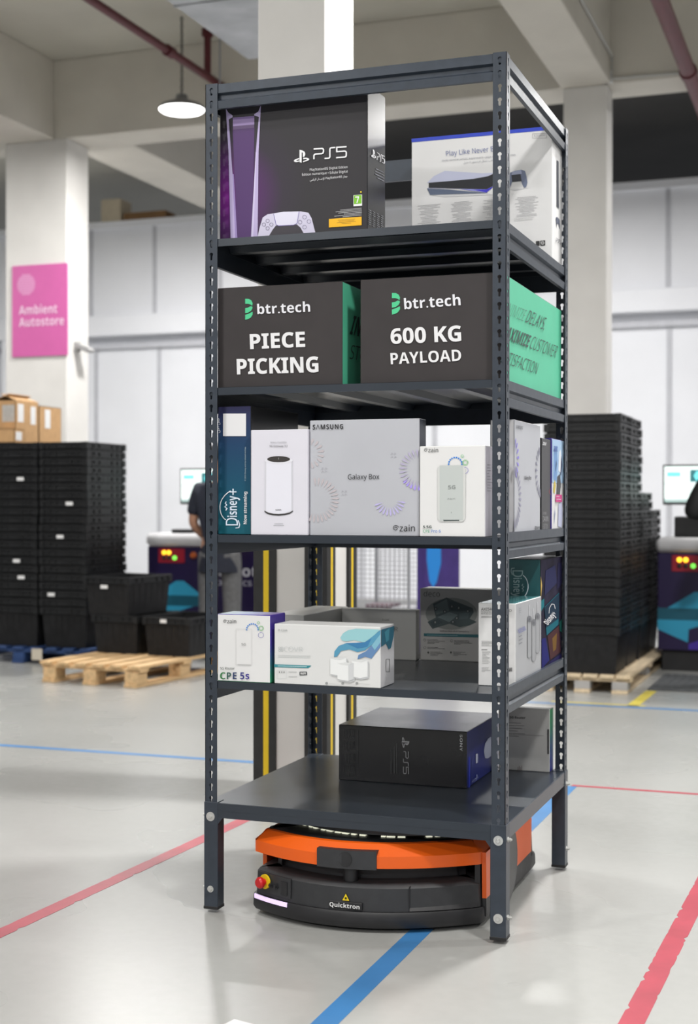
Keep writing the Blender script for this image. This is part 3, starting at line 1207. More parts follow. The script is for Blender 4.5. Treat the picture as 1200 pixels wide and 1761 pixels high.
# --- two dark grey and green exhibition cartons
def btr_logo(p, o, sx, sy, m=(74, 196, 140)):
    for pts in ([(0, 0), (24, 2), (40, 12), (48, 30), (46, 47), (34, 38), (20, 33), (0, 32)],
                [(0, 60), (18, 57), (34, 49), (46, 52), (48, 60), (40, 76), (22, 89), (0, 92)],
                [(0, 103), (22, 97), (40, 88), (48, 86), (48, 104), (36, 122), (20, 131), (0, 135)]):
        p.poly([(o[0] + x * sx, o[1] + y * sy - x * sx * .04) for x, y in pts], m, 3)


D = (.03, .423, .02, .82, 1.5469, 1.842)
o = carton('exhibition_carton', D, 'charcoal and green carton lettered for piece picking on the second shelf', 'carton', DCARD, DCARD, GREEN, group=None)
C5 = (360, 470, 3.75)
p = face(o, D, 'F', ((373.9, 667.6), (588.7, 661.3), (588.8, 483.7), (374.0, 495.8)), C5)
btr_logo(p, (232, 165), 1, 1)
p.text('btr.tech', (312, 264), (652, 248), 63, (226, 226, 232), .012)
p.text('PIECE', (265, 488), (620, 473), 94, (228, 228, 230), .038)
p.text('PICKING', (180, 651), (706, 636), 96, (228, 228, 230), .038)
p.done('printed_lettering', o)
p = face(o, D, 'R', ((588.7, 661.3), (728.3, 693.7), (728.5, 544.1), (588.8, 483.7)), C5)
p.text('INCREASE', (898, 392), (1150, 455), 122, (20, 52, 44), .02)
p.text('STORAGE', (898, 552), (1130, 590), 92, (20, 52, 44), -.008)
p.done('printed_lettering', o)

D = (.477, .890, .02, .84, 1.5469, 1.843)
o = carton('exhibition_carton', D, 'charcoal and green carton lettered for payload on the second shelf by the right post', 'carton', DCARD, DCARD, GREEN)
C2 = (340, 450, 1.818)
p = face(o, D, 'F', ((619.3, 660.4), (865.0, 653.1), (865.3, 467.6), (619.5, 481.4)), C2)
btr_logo(p, (608, 98), .53, .5)
p.text('btr.tech', (648, 149), (825, 136), 33, (226, 226, 232), .012)
p.text('600 KG', (605, 257), (827, 248), 47, (228, 228, 230), .036)
p.text('PAYLOAD', (605, 321), (827, 310), 35, (228, 228, 230), .03)
p.done('printed_lettering', o)
p = face(o, D, 'R', ((865.0, 653.1), (966.5, 688.7), (966.8, 534.1), (865.3, 467.6)), (860, 470, 7.658))
GT = (46, 66, 60)
p.text('MINIMIZE', (-10, 505), (305, 634), 168, (70, 110, 94), -.020)
p.text('DELAYS,', (330, 641), (575, 745), 168, GT, -.004)
p.text('MAXIMIZE', (0, 842), (366, 977), 175, GT, .02)
p.text('CUSTOMER', (385, 986), (725, 1112), 170, GT, -.010)
p.text('SATISFACTION', (0, 1166), (476, 1326), 165, GT, -.008)
p.done('printed_lettering', o)

# --- third shelf
Z3 = SH[2]
D = (.026, .134, .03, .40, Z3, 1.494)
tealg = grad_mat('streaming_print', [(0, (.012, .115, .155)), (.3, (.012, .085, .14)), (.7, (.018, .055, .125)), (1, (.032, .030, .085))], 'Z', 0, .38, .3)
o = carton('streaming_box', D, 'tall narrow teal and navy streaming box beside the left post on the third shelf', 'carton', BCARD, tealg, BCARD)
C7 = (360, 690, 4.615)
p = face(o, D, 'F', ((379.4, 919.3), (431.6, 919.8), (431.7, 697.5), (379.5, 698.8)), C7)
p.rect(130, 98, 295, 277, (226, 226, 228), 2)
p.text('\ufee5\ufef5\ufe8d \ufede\ufecc\ufed3', (104, 250), (104, 135), 22, W_)
p.text('\u00a9 2024 Disney and its related entities', (296, 632), (296, 362), 10, (170, 190, 200))
p.text('Now streaming', (302, 975), (302, 718), 23, W_, .012)
WB = (214, 226, 240)


def stream_logo(p, ox, oy, ux, uy, vx, vy, sc, col=WB, L=5):
    """word mark with an arc; u along the word, v upwards, in sheet units"""
    def q(a, b):
        return (ox + (ux * a + vx * b) * sc, oy + (uy * a + vy * b) * sc)
    p.text('D', q(0, 0), q(.85, 0), 1.25 * sc, col, .005, L)
    p.stroke([q(-.3, .25), q(-.25, -.1), q(.1, -.18), q(.6, -.02)], .1 * sc, col, L)
    p.text('isney', q(.95, .1), q(3.35, .1), .95 * sc, col, .02, L)
    p.stroke([q(3.45, .5), q(4.15, .5)], .13 * sc, col, L)
    p.stroke([q(3.8, .15), q(3.8, .85)], .13 * sc, col, L)
    arc = [q(a, b) for a, b in ((.62, 1.25), (.8, 1.45), (1.05, 1.62), (1.4, 1.76), (1.8, 1.84), (2.2, 1.85), (2.6, 1.78), (3.0, 1.62), (3.4, 1.35), (3.7, 1.05), (3.92, .75))]
    p.stroke(arc, .09 * sc, (235, 240, 246), L)
    p.stroke([q(1.7, 1.25), q(1.9, 1.12), q(2.1, 1.35), q(2.3, 1.15), q(2.5, 1.3), q(2.7, 1.2)], .1 * sc, col, L)


stream_logo(p, 238, 985, 0, -1, -1, 0, 70)
p.done('printed_artwork', o)

D = (.142, .321, .01, .14, Z3, 1.421)
o = carton('gateway_box', D, 'white gateway box with a white cylinder pictured beside the teal streaming box', 'carton', mat('lilac_white_carton', (.70, .69, .76), .42, noise=.015))
p = face(o, D, 'F', ((431.1, 920.1), (529.1, 921.0), (529.3, 737.8), (431.2, 739.6)), C7)
p.text('Nokia FastMile', (487, 335), (614, 334), 15, (150, 150, 156), -.006)
p.text('5G Gateway 3.2', (480, 364), (622, 363), 15, (60, 60, 64), .006)
p.poly([(440, 470), (662, 468), (664, 872), (640, 892), (600, 903), (550, 907), (500, 904), (460, 893), (438, 875)], (206, 206, 214), 1)
p.poly([(452, 470), (650, 468), (652, 870), (600, 888), (550, 893), (500, 890), (450, 874)], (226, 226, 236), 2)
p.poly([(438, 868), (470, 885), (510, 893), (550, 895), (600, 892), (640, 882), (664, 866), (664, 876), (640, 893), (600, 904), (550, 908), (500, 905), (460, 894), (438, 878)], (52, 50, 50), 3)
p.ell((551, 470), 111, 26, (226, 226, 234), 3)
p.ell((551, 460), 91, 24, (54, 50, 48), 4)
p.stroke([(551, 448), (551, 462)], 2.5, (180, 180, 180), 5)
p.text('NOKIA', (527, 867), (573, 866), 8, (60, 60, 64), .01)
p.lines((498, 973), (604, 972), 2, 13, 3, (160, 160, 166), 3, 2, 'C')
p.done('printed_artwork', o)

D = (.323, .653, .02, .085, Z3, 1.446)
DKS = mat('dark_blue_gloss_side', (.045, .05, .07), .2, noise=.3, scale=14)
o = carton('router_carton', D, 'wide silver grey square carton with petal wheels facing the front of the third shelf', 'carton', SILV, SILV, DKS)
p = face(o, D, 'F', ((532.4, 920.9), (720.7, 922.7), (721.0, 719.3), (532.6, 723.2)), C2)
p.text('S\u039bMSUNG', (360, 525), (455, 523), 15, DK, .02, space=1.15)
p.text('Galaxy Box', (470, 681), (568, 680), 16, DK, .008)
zain_logo(p, (609, 843), 20, DK)
PEACH, LAVP, LAVL = (190, 182, 186), (176, 168, 205), (188, 180, 226)
petals(p, (348, 600), 26, 48, 8, PEACH, -75, 75)
petals(p, (372, 745), 42, 70, 20, PEACH, -95, 120)
petals(p, (694, 650), 36, 64, 14, (178, 172, 198), 95, 262)
petals(p, (694, 650), 48, 66, 5, (168, 150, 236), 92, 140, 3)
petals(p, (600, 745), 22, 50, 11, LAVL, 10, 160)
for c in ((612, 604), (396, 650), (458, 722)):
    for a in (45, 135, 225, 315):
        p.ell((c[0] + 7 * math.cos(math.radians(a)), c[1] + 7 * math.sin(math.radians(a))), 2.6, 1.8, (172, 172, 180), 2, 10)
p.done('printed_artwork', o)

D = (.657, .845, .01, .11, Z3, 1.367)
o = carton('router_box', D, 'white router box with a pale tower pictured at the right front of the third shelf', 'carton', WCARD, WCARD, mat('lilac_grey_side', (.52, .50, .57), .4, noise=.08, scale=10))
C7b = (600, 700, 3.077)
p = face(o, D, 'F', ((721.3, 922.8), (833.7, 923.9), (834.0, 766.0), (721.5, 767.5)), C7b)
zain_logo(p, (396, 239), 22, DK)


def wheels(p, c, k, BL=(52, 128, 214), GR=(96, 178, 96), PU=(92, 86, 176)):
    for i in range(10):
        a = math.radians(180 + i * 180 / 9)
        p.ell((c[0] + 35 * k * math.cos(a), c[1] + 35 * k * math.sin(a)), 4.6 * k, 4.6 * k, BL, 3, 10)
    for i in range(14):
        a = 2 * PI * i / 14
        g = (c[0] + 53 * k, c[1] - 8 * k)
        p.stroke([(g[0] + 9 * k * math.cos(a), g[1] + 9 * k * math.sin(a)), (g[0] + 17 * k * math.cos(a), g[1] + 17 * k * math.sin(a))], 2.6 * k, GR, 3)
        h = (c[0] + 52 * k, c[1] + 33 * k)
        p.ell((h[0] + 16 * k * math.cos(a), h[1] + 16 * k * math.sin(a)), 2.2 * k, 2.2 * k, PU, 3, 8)
    p.ring((c[0] + 37 * k, c[1] - 42 * k), 7 * k, 3 * k, (150, 200, 160), 3)


wheels(p, (563, 302), 1)
p.poly([(470, 320), (480, 312), (606, 310), (618, 330), (616, 590), (604, 606), (484, 606), (470, 590)], (206, 208, 206), 4)
p.poly([(481, 310), (604, 308), (604, 598), (481, 600)], (190, 196, 194), 5)
p.poly([(500, 596), (585, 596), (583, 602), (502, 603)], (70, 80, 80), 6)
p.text('5G', (526, 435), (565, 434), 20, (140, 146, 144), .015, 7)
p.text('za\u0131n', (522, 490), (563, 489), 9, (150, 156, 154), 0, 7)
p.ell((543, 558), 2, 4, (150, 156, 154), 7)
p.text('5.5G', (393, 641), (438, 641), 14, (40, 60, 50), .01)
p.text('CPE', (393, 664), (428, 664), 15, (60, 160, 110))
p.text('Pro 6', (436, 664), (487, 664), 15, (48, 110, 190))
p.done('printed_artwork', o)
p = face(o, D, 'R')
p.lines((.02, .20), (.08, .20), 10, -.008, .0012, (120, 118, 130), 4)
p.done('printed_small_print', o)

D = (.822, .893, .158, .50, Z3, 1.446)
o = carton('router_carton', D, 'silver grey square carton standing side on behind the right front post', 'carton', SILV, GCARD, SILV)
C8 = (840, 690, 7.336)
p = face(o, D, 'R', ((884.4, 922.2), (928.4, 918.1), (928.7, 732.2), (884.7, 721.3)), C8)
p.text('S\u039bMSUNG', (338, 342), (420, 356), 42, (96, 98, 104), .02)
p.text('Galaxy Box', (443, 990), (530, 990), 48, DK, .01)
p.text('za\u0131n', (575, 1618), (635, 1618), 50, DK, .01)
H0 = p.H
p.H = None
petals(p, (-.01, .11), .055, .092, 16, (150, 148, 170), -85, 90)
petals(p, (-.01, .22), .03, .062, 7, (140, 128, 214), -60, 70)
petals(p, (.35, .19), .05, .08, 10, (130, 130, 150), 110, 260)
p.H = H0
p.done('printed_artwork', o)
p = face(o, D, 'F')
p.rect(.0012, 0.002, .0028, .33, (60, 60, 64), 1)
p.rect(.0690, 0.002, .0703, .33, (90, 90, 96), 1)
p.done('sleeve_edge', o)

D = (.85, .893, .52, .655, Z3, 1.41)
o = carton('router_box', D, 'slim charcoal router box between the silver carton and the colourful box', 'carton', BCARD, BCARD, mat('charcoal_matt', (.055, .054, .058), .45, noise=.05))
p = face(o, D, 'R', ((930.7, 917.9), (946.2, 916.4), (946.5, 756.1), (931.0, 752.9)), C8)
p.text('za\u0131n', (672, 552), (712, 560), 52, W_, .01)
p.text('CPE PRO 5', (675, 1432), (722, 1432), 34, (160, 160, 162))
p.text('DAWN', (678, 1518), (744, 1516), 68, (175, 175, 178), -.006)
p.text('EDITION', (678, 1612), (738, 1610), 66, (160, 160, 162), -.01)
p.ring((800, 1140), 40, 6, (150, 60, 80), 2, 120, 240)
p.done('printed_artwork', o)

D = (.852, .896, .66, .855, Z3, 1.415)
o = carton('gift_box', D, 'slim box with a bright blue, white and pink picture by the right rear post', 'carton', mat('purple_edge', (.045, .03, .22), .4, noise=.05), None, WCARD)
p = face(o, D, 'R')
w, h = .195, .30
p.rect(0.002, .16, w - .002, h - .002, (166, 196, 226), 1)
for k, (a, b, c, d_, m) in enumerate(((.02, .17, .09, .28, (110, 150, 200)), (.10, .2, .15, .27, (226, 232, 240)), (.13, .19, .16, .25, (56, 66, 100)), (.05, .20, .07, .24, (66, 96, 130)),
                                    (.02, .13, .06, .17, (196, 176, 70)), (.07, .12, .14, .19, (60, 60, 66)), (.09, .02, .17, .10, (186, 190, 216)), (.03, .03, .05, .09, (150, 160, 190)))):
    p.poly([(a, b), (c - .02, b - .006), (c, (b + d_) / 2), (c - .015, d_), (a + .01, d_ - .01)], m, 2 + k % 4)
p.rect(.05, .098, .15, .122, (200, 44, 128), 7)
p.lines((.06, .116), (.14, .116), 2, -.009, .002, (235, 200, 220), 1, 8)
p.text('za\u0131n', (.02, .26), (.08, .26), .022, (70, 90, 160), .01, 8)
p.done('printed_artwork', o)

# --- fourth shelf
Z4 = SH[3]
D = (.038, .208, .003, .115, Z4, .882)
pg = grad_mat('purple_green_side', [(0, (.03, .28, .12)), (.25, (.03, .16, .18)), (.6, (.06, .045, .32)), (1, (.07, .04, .30))], 'Z', 0, .19, .35)
o = carton('router_box', D, 'white router box with purple and green side at the left front of the fourth shelf', 'carton', pg, WCARD, pg, grad_mat('aqua_purple_top', [(0, (.45, .58, .60)), (.45, (.25, .33, .55)), (1, (.22, .15, .42))], 'X', -.08, .08, .3))
C9 = (360, 1030, 3.529)
p = face(o, D, 'F', ((373.6, 1171.0), (465.1, 1175.4), (465.2, 1058.2), (373.7, 1055.4)), C9)
zain_logo(p, (84, 147), 23, DK)
wheels(p, (262, 186), 1)
p.frame(162, 182, 258, 400, 1.6, (206, 206, 206), 2)
p.poly([(172, 396), (254, 398), (254, 403), (172, 401)], (184, 184, 184), 3)
p.text('5G', (197, 282), (223, 282), 14, (110, 110, 112), .004)
p.text('5G Router', (67, 428), (155, 429), 15, (46, 60, 52), .004)
for ch, a, b, m in (('C', 67, 100, (44, 116, 62)), ('P', 108, 134, (44, 86, 78)), ('E', 144, 168, (48, 64, 104)), ('5', 189, 214, (52, 52, 128)), ('s', 222, 244, (58, 48, 140))):
    p.text(ch, (a, 487), (b, 487), 42, m, .012)
p.done('printed_artwork', o)

D = (.219, .544, .005, .13, Z4, .858)
CVR = mat('mesh_kit_card', (.70, .705, .70), .38, noise=.015)
o = carton('mesh_kit_box', D, 'wide white mesh router box with blue smoke swirl at the front of the fourth shelf', 'carton', CVR, CVR, GCARD)
p = face(o, D, 'F', ((471.6, 1175.5), (654.1, 1184.3), (654.3, 1078.4), (471.6, 1072.5)), C9)
p.text('D-Link', (418, 194), (476, 196), 12, (176, 178, 178), .01)
for dx, dy in ((0, 0), (15, 0), (0, 15), (15, 15)):
    p.ring((426 + dx, 297 + dy), 6, 2, (180, 186, 186), 2)
p.text('COVR', (452, 318), (568, 320), 29, (196, 200, 200), -.01)
p.lines((416, 342), (620, 346), 2, 10, 3, (196, 200, 200), 2)
p.poly([(394, 396), (620, 404), (600, 420), (394, 413)], (54, 138, 148), 2)
p.lines((416, 406), (596, 411), 1, 8, 3, (200, 224, 226), 2, 3)
p.frame(412, 433, 468, 482, 1.4, (206, 208, 208), 2)
for k in range(3):
    p.ell((426 + k * 14, 444), 3.5, 5, (140, 142, 142), 3, 10)
p.lines((482, 443), (540, 444), 2, 28, 3, (170, 172, 172), 5)
p.poly([(548, 442), (592, 441), (594, 462), (548, 464)], (70, 74, 76), 2)
p.text('WiFi', (554, 459), (588, 458), 13, (235, 235, 235), .01)
p.poly([(795, 235), (812, 208), (842, 190), (890, 180), (1000, 184), (1036, 186), (990, 230), (940, 264), (880, 250), (830, 258), (805, 252)], (150, 200, 206), 2)
p.poly([(757, 352), (760, 318), (785, 285), (830, 268), (890, 266), (945, 262), (990, 228), (1040, 186), (1040, 215), (985, 280), (945, 312), (900, 322), (850, 306), (800, 315), (775, 350)], (84, 150, 182), 3)
p.poly([(830, 268), (890, 266), (945, 262), (985, 240), (960, 290), (900, 300)], (56, 122, 170), 4)
p.poly([(900, 366), (905, 340), (950, 318), (985, 282), (1040, 212), (1040, 290), (1000, 340), (985, 362), (945, 350)], (98, 134, 178), 4)
p.poly([(985, 282), (1040, 212), (1040, 262), (1005, 310)], (126, 180, 200), 5)
for pts in ([(735, 360), (770, 354), (832, 356), (832, 455), (775, 462), (735, 455)], [(866, 374), (912, 366), (961, 372), (961, 472), (914, 480), (866, 470)], [(778, 392), (826, 384), (878, 388), (876, 487), (846, 497), (779, 486)]):
    p.poly([(x + 8, y + 10) for x, y in pts], (190, 192, 194), 5)
    p.poly(pts, (232, 234, 234), 6)
    p.poly([pts[0], pts[1], pts[2], ((pts[0][0] * .4 + pts[2][0] * .6), pts[0][1] + 10)], (216, 218, 218), 7)
p.poly([(846, 400), (878, 389), (876, 487), (846, 497)], (206, 208, 210), 8)
for x in (712, 810, 896):
    p.ell((x, 511), 8, 8, (150, 152, 152), 3, 14)
    p.stroke([(x + 12, 513), (x + 80, 517)], 2, (196, 196, 196), 3)
p.done('printed_artwork', o)
p = face(o, D, 'R', ((654.1, 1184.3), (677.8, 1175.3), (677.9, 1072.4), (654.3, 1078.4)), C9)
p.poly([(1041, 186), (1120, 164), (1116, 225), (1100, 296), (1086, 306), (1070, 270), (1041, 290)], (42, 108, 132), 2)
p.poly([(1060, 200), (1090, 176), (1086, 250), (1070, 262)], (66, 146, 168), 3)
p.frame(1070, 365, 1092, 440, 2.4, (120, 122, 122), 2)
p.done('printed_artwork', o)

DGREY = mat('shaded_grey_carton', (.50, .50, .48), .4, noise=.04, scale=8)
D = (.036, .158, .39, .80, Z4, .852)
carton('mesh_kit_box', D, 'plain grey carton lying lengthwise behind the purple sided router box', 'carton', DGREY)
D = (.165, .428, .72, .765, Z4, .852)
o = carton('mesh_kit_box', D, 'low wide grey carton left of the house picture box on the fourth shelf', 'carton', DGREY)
p = face(o, D, 'F')
p.text('COVR', (.14, .095), (.20, .095), .016, (120, 122, 118), -.012)
p.text('D-Link', (.145, .13), (.17, .13), .006, (110, 112, 108))
p.lines((.03, .07), (.12, .07), 6, -.008, .0012, (108, 108, 104), 8)
p.done('printed_lettering', o)

D = (.434, .70, .745, .85, Z4, .924)
o = carton('mesh_kit_box', D, 'grey carton with a house plan picture at the back of the fourth shelf', 'carton', mat('house_box_grey', (.48, .475, .46), .42, noise=.03))
C10 = (690, 990, 4)
p = face(o, D, 'F', ((721.9, 1134.9), (855.4, 1140.3), (855.6, 1014.6), (722.1, 1011.6)), C10)
p.text('deco', (155, 142), (266, 145), 38, (50, 50, 50), -.012)
p.ell((345, 262), 178, 110, (138, 142, 138), 1)
HD = (70, 84, 86)
p.poly([(218, 192), (312, 150), (372, 176), (490, 222), (498, 252), (470, 296), (520, 318), (470, 342), (400, 354), (330, 330), (215, 366), (180, 318), (238, 288)], HD, 2)
for pts, m in (([(230, 205), (312, 160), (330, 240), (240, 270)], (96, 110, 112)), ([(330, 175), (372, 182), (480, 225), (400, 250), (340, 240)], (58, 74, 78)), ([(250, 285), (330, 250), (390, 270), (330, 320)], (104, 120, 122)),
               ([(400, 262), (470, 250), (460, 295), (400, 300)], (84, 100, 104)), ([(200, 320), (250, 295), (290, 320), (220, 350)], (60, 74, 78))):
    p.poly(pts, m, 3)
for c in ((348, 212), (300, 246), (396, 222), (458, 244), (382, 292), (234, 320), (356, 318), (238, 228)):
    p.ell(c, 12, 12, (56, 66, 68), 4, 14)
    p.ell(c, 5, 7, (150, 156, 156), 5, 10)
p.text('Superior Mesh Wi-Fi Connections', (266, 384), (466, 390), 11, (44, 44, 44), .006)
p.poly([(156, 396), (560, 405), (560, 426), (156, 416)], (44, 106, 114), 2)
p.lines((176, 408), (500, 415), 1, 5, 3, (150, 186, 190), 4, 3)
for a, b in ((162, 442), (346, 448), (162, 494)):
    p.ring((a, b), 8, 1.6, (76, 76, 74), 3)
    p.lines((a + 18, b - 2), (a + 145, b + 1), 4 if b < 480 else 2, 8, 2.4, (80, 80, 78), a, 3)
for a in (186, 342):
    p.ell((a, 528), 6, 8, (80, 80, 78), 3, 10)
    p.lines((a + 14, 524), (a + 110, 527), 4, 8, 2.2, (80, 80, 78), a + 3, 3)
p.done('printed_artwork', o)

D = (.785, .894, .17, .515, Z4, .922)
o = carton('mesh_kit_box', D, 'white router box with teal top and silver tube picture by the front post', 'carton', WCARD, WCARD, mat('silver_print', (.40, .41, .43), .3, noise=.05, scale=8), mat('teal_top', (.10, .30, .32), .15, noise=.1))
p = face(o, D, 'F', ((822.2, 1178.7), (886.2, 1181.7), (886.4, 1038.2), (822.5, 1036.5)), C10)
p.text('AXE5400', (550, 239), (648, 240), 19, (74, 74, 76), .002)
p.text('Tri-Band Mesh', (550, 253), (632, 254), 9, (120, 120, 120))
p.text('Wi-Fi 6E System', (550, 265), (640, 266), 9, (120, 120, 120))
p.lines((550, 280), (640, 280), 2, 6, 2.4, (150, 150, 150), 2)
p.text('deco', (672, 246), (760, 248), 22, (70, 70, 70), -.012)
p.lines((552, 450), (700, 452), 5, 8, 2.2, (140, 140, 140), 4)
p.lines((552, 508), (600, 508), 1, 8, 4, (110, 110, 110), 5)
p.lines((556, 522), (620, 522), 11, 8, 2, (150, 150, 150), 6)
p.lines((552, 630), (625, 632), 4, 9, 2, (150, 150, 150), 7)
p.lines((700, 466), (758, 468), 1, 8, 2, (150, 150, 150), 17)
for k in range(12):
    p.rect(734 + k * 2.5, 632, 734 + k * 2.5 + (1.6 if k % 3 else .9), 658, (70, 70, 70), 3)
p.done('printed_artwork', o)
p = face(o, D, 'R', ((886.2, 1181.7), (930.2, 1158.2), (930.5, 1025.4), (886.4, 1038.2)), (860, 900, 6.072))
for cx, cy, ln in ((302, 1000, 400), (347, 1035, 400), (387, 970, 380)):
    p.poly([(cx - 20, cy + 10), (cx + 20, cy - 6), (cx + 20, cy + ln - 20), (cx + 10, cy + ln), (cx - 10, cy + ln + 8), (cx - 20, cy + ln - 6)], (158, 160, 164), 2)
    p.stroke([(cx - 20, cy + 10), (cx - 20, cy + ln - 6), (cx - 8, cy + ln + 8), (cx + 10, cy + ln), (cx + 20, cy + ln - 20), (cx + 20, cy - 6)], 3, (128, 130, 134), 3)
    p.ell((cx, cy), 22, 34, (112, 114, 120), 4)
    p.ell((cx - 3, cy + 4), 9, 14, (90, 92, 98), 5)
    p.stroke([(cx, cy - 34), (cx - 3, cy - 150)], 5, (214, 216, 220), 2)
p.text('AXE5400', (190, 1152), (266, 1112), 44, (116, 120, 170), .01)
p.lines((190, 1186), (240, 1160), 3, 38, 8, (130, 132, 140), 3)
p.lines((194, 890), (222, 882), 3, 22, 5, (150, 152, 158), 3)
p.done('printed_artwork', o)

D = (.787, .890, .525, .858, Z4, 1.035)
o = carton('streaming_box', D, 'teal and purple streaming box upright behind the white tube picture box', 'carton', BCARD, mat('teal_print', (.022, .105, .115), .35, noise=.1), mat('collage_print', (.018, .015, .035), .7, noise=.4, scale=14, spec=.12))
C11 = (860, 900, 6.072)
p = face(o, D, 'F', ((874.7, 1155.1), (930.9, 1157.5), (931.3, 948.1), (875.1, 947.4)), C11)
stream_logo(p, 140, 415, 0, 1, 1, 0, 88, (150, 176, 178))
p.done('printed_artwork', o)
p = face(o, D, 'R', ((930.9, 1157.5), (967.7, 1137.9), (968.1, 942.7), (931.3, 948.1)), C11)
for pts, m in (([(430, 480), (445, 580), (430, 740)], (190, 160, 90)), ([(480, 420), (580, 360), (600, 560), (470, 700)], (38, 40, 78)), ([(610, 340), (655, 330), (655, 560), (600, 640)], (36, 34, 66)),
               ([(440, 1180), (480, 1170), (520, 1420), (440, 1520)], (32, 34, 104)), ([(500, 1150), (620, 1040), (640, 1330), (530, 1420)], (70, 40, 44)), ([(550, 1180), (600, 1120), (590, 1300), (560, 1330)], (112, 82, 36)),
               ([(520, 1440), (650, 1350), (650, 1430), (500, 1500)], (36, 30, 80)), ([(625, 1000), (655, 960), (655, 1120), (630, 1100)], (30, 92, 86)), ([(430, 760), (465, 730), (465, 820), (430, 880)], (26, 110, 120))):
    p.poly(pts, mat('matt_ink_%d_%d_%d' % m, srgb(*m), .7, spec=.12), 2)
p.poly([(466, 826), (620, 672), (614, 1026), (490, 1146)], mat('matt_ink_teal', srgb(22, 96, 112), .7, spec=.12), 3)
p.poly([(468, 832), (618, 682), (612, 960), (482, 1060)], mat('matt_ink_night', srgb(22, 46, 66), .7, spec=.12), 4)
p.text('Disney+', (502, 1030), (592, 908), 62, W_, .015)
p.stroke([(512, 900), (516, 840), (540, 795), (566, 800), (578, 850)], 5, W_, 6)
p.done('printed_artwork', o)

# --- bottom tray
D = (.254, .676, .45, .858, TRAY, .502)
NAVY = mat('console_blue_side', (.014, .022, .16), .3, noise=.35, scale=7)
o = carton('console_carton', D, 'black game console carton with blue end lying flat on the bottom tray', 'carton', BCARD, BCARD, NAVY, mat('black_gloss_lid', (.04, .04, .042), .22, noise=.1, rnoise=.08, scale=5))
C12 = (560, 1200, 2.857)
p = face(o, D, 'F', ((582.3, 1340.9), (802.5, 1356.8), (802.7, 1258.5), (582.4, 1245.7)), C12)
G2 = (150, 150, 152)
ps_symbol(p, (374, 192), (0, 52), (38, 2), (170, 170, 172))
ps_letters(p, (383, 262), (0, 36), (24, 1), 4, G2)
p.text('SONY', (660, 181), (660, 262), 13, (200, 200, 202), .012)
for k, x in enumerate((350, 338, 322)):
    p.stroke([(x, 222 + 16 * k), (x, 372)], 4, (78, 78, 80), 3)
for k in range(8):
    for j in range(4):
        p.stroke([(92 + k * 7, 156 + j * 60), (92 + k * 7, 156 + j * 60 + random.uniform(30, 54))], 2.4, (72, 72, 74), 3)
p.stroke([(160, 158), (160, 388)], 1.6, (70, 70, 72), 3)
p.done('printed_artwork', o)
p = face(o, D, 'R', ((802.5, 1356.8), (857.5, 1316.8), (857.7, 1226.5), (802.7, 1258.5)), C12)
p.poly([(776, 262), (782, 225), (796, 200), (812, 190), (812, 285), (796, 297), (782, 296)], (170, 176, 196), 2)
p.poly([(736, 276), (746, 274), (746, 318), (736, 322)], (196, 200, 220), 2)
p.stroke([(720, 300), (720, 350)], 2, (90, 100, 170), 2)
ps_symbol(p, (732, 402), (14, -6), (0, -24), (150, 160, 210))
ps_letters(p, (716, 416), (7, -4), (0, -12), 1.5, (150, 160, 210))
p.rect(700, 290, 708, 446, (40, 56, 180), 1)
p.done('printed_artwork', o)

D = (.69, .862, .80, .858, TRAY, .533)
gb = grad_mat('green_blue_side', [(0, (.03, .03, .34)), (.45, (.03, .10, .22)), (.75, (.04, .26, .14)), (1, (.05, .30, .12))], 'Z', 0, .2, .35)
o = carton('router_box', D, 'grey backed router box with green and blue edge at the back of the bottom tray', 'carton', mat('router_back_grey', (.40, .40, .39), .4, noise=.03), None, gb)
p = face(o, D, 'F', ((856.9, 1322.9), (945.0, 1328.7), (945.2, 1219.8), (857.1, 1215.3)), C12)
p.text('5s 5G Router', (884, 101), (981, 104), 12, (74, 74, 74), .01)
p.lines((880, 122), (1000, 126), 6, 13, 2.2, (110, 110, 108), 3)
p.stroke([(880, 180), (1070, 186)], 1.4, (110, 110, 108), 2)
p.rect(1089, 154, 1097, 276, (44, 44, 46), 2)
for k in range(4):
    p.stroke([(945 + k * 6, 357), (945 + k * 6, 340 - (k % 2) * 6)], 3, (120, 110, 108), 2)
p.done('printed_lettering', o)

# ------------------------------------------------------------------ pallets and crates
ORD = ['first', 'second', 'third', 'fourth', 'fifth', 'sixth', 'seventh', 'eighth', 'ninth', 'tenth', 'eleventh', 'twelfth', 'thirteenth', 'fourteenth', 'fifteenth',
       'sixteenth', 'seventeenth', 'eighteenth', 'nineteenth', 'twentieth', 'twenty-first', 'twenty-second', 'twenty-third', 'twenty-fourth', 'twenty-fifth']


def pallet(name, w, d, h, m, loc, rz, label, blockm=None):
    """w along x, d along y; deck boards run along y on three rows of blocks"""
    r = empty(name, loc, rz)
    tag(r, label, 'pallet')
    bh = h - .066
    nb = max(6, int(w / .135))
    for k in range(nb):
        bw = .092
        cx = -w / 2 + bw / 2 + (w - bw) * k / (nb - 1)
        bm = bmesh.new()
        box(bm, cx - bw / 2, cx + bw / 2, -d / 2, d / 2, h - .022, h, bev=.002)
        link('deck_board', bm, m, r)
    for y in (-d / 2 + .07, 0, d / 2 - .07):
        bm = bmesh.new()
        box(bm, -w / 2, w / 2, y - .05, y + .05, h - .044, h - .022, bev=.002)
        link('stringer_board', bm, m, r)
        for x in (-w / 2 + .07, 0, w / 2 - .07):
            bm = bmesh.new()
            box(bm, x - .05, x + .05, y - .06, y + .06, .022, h - .044, bev=.003)
            link('block', bm, blockm or m, r)
    for x in (-w / 2 + .07, 0, w / 2 - .07):
        bm = bmesh.new()
        box(bm, x - .05, x + .05, -d / 2, d / 2, 0, .022, bev=.002)
        link('bottom_board', bm, m, r)
    return r


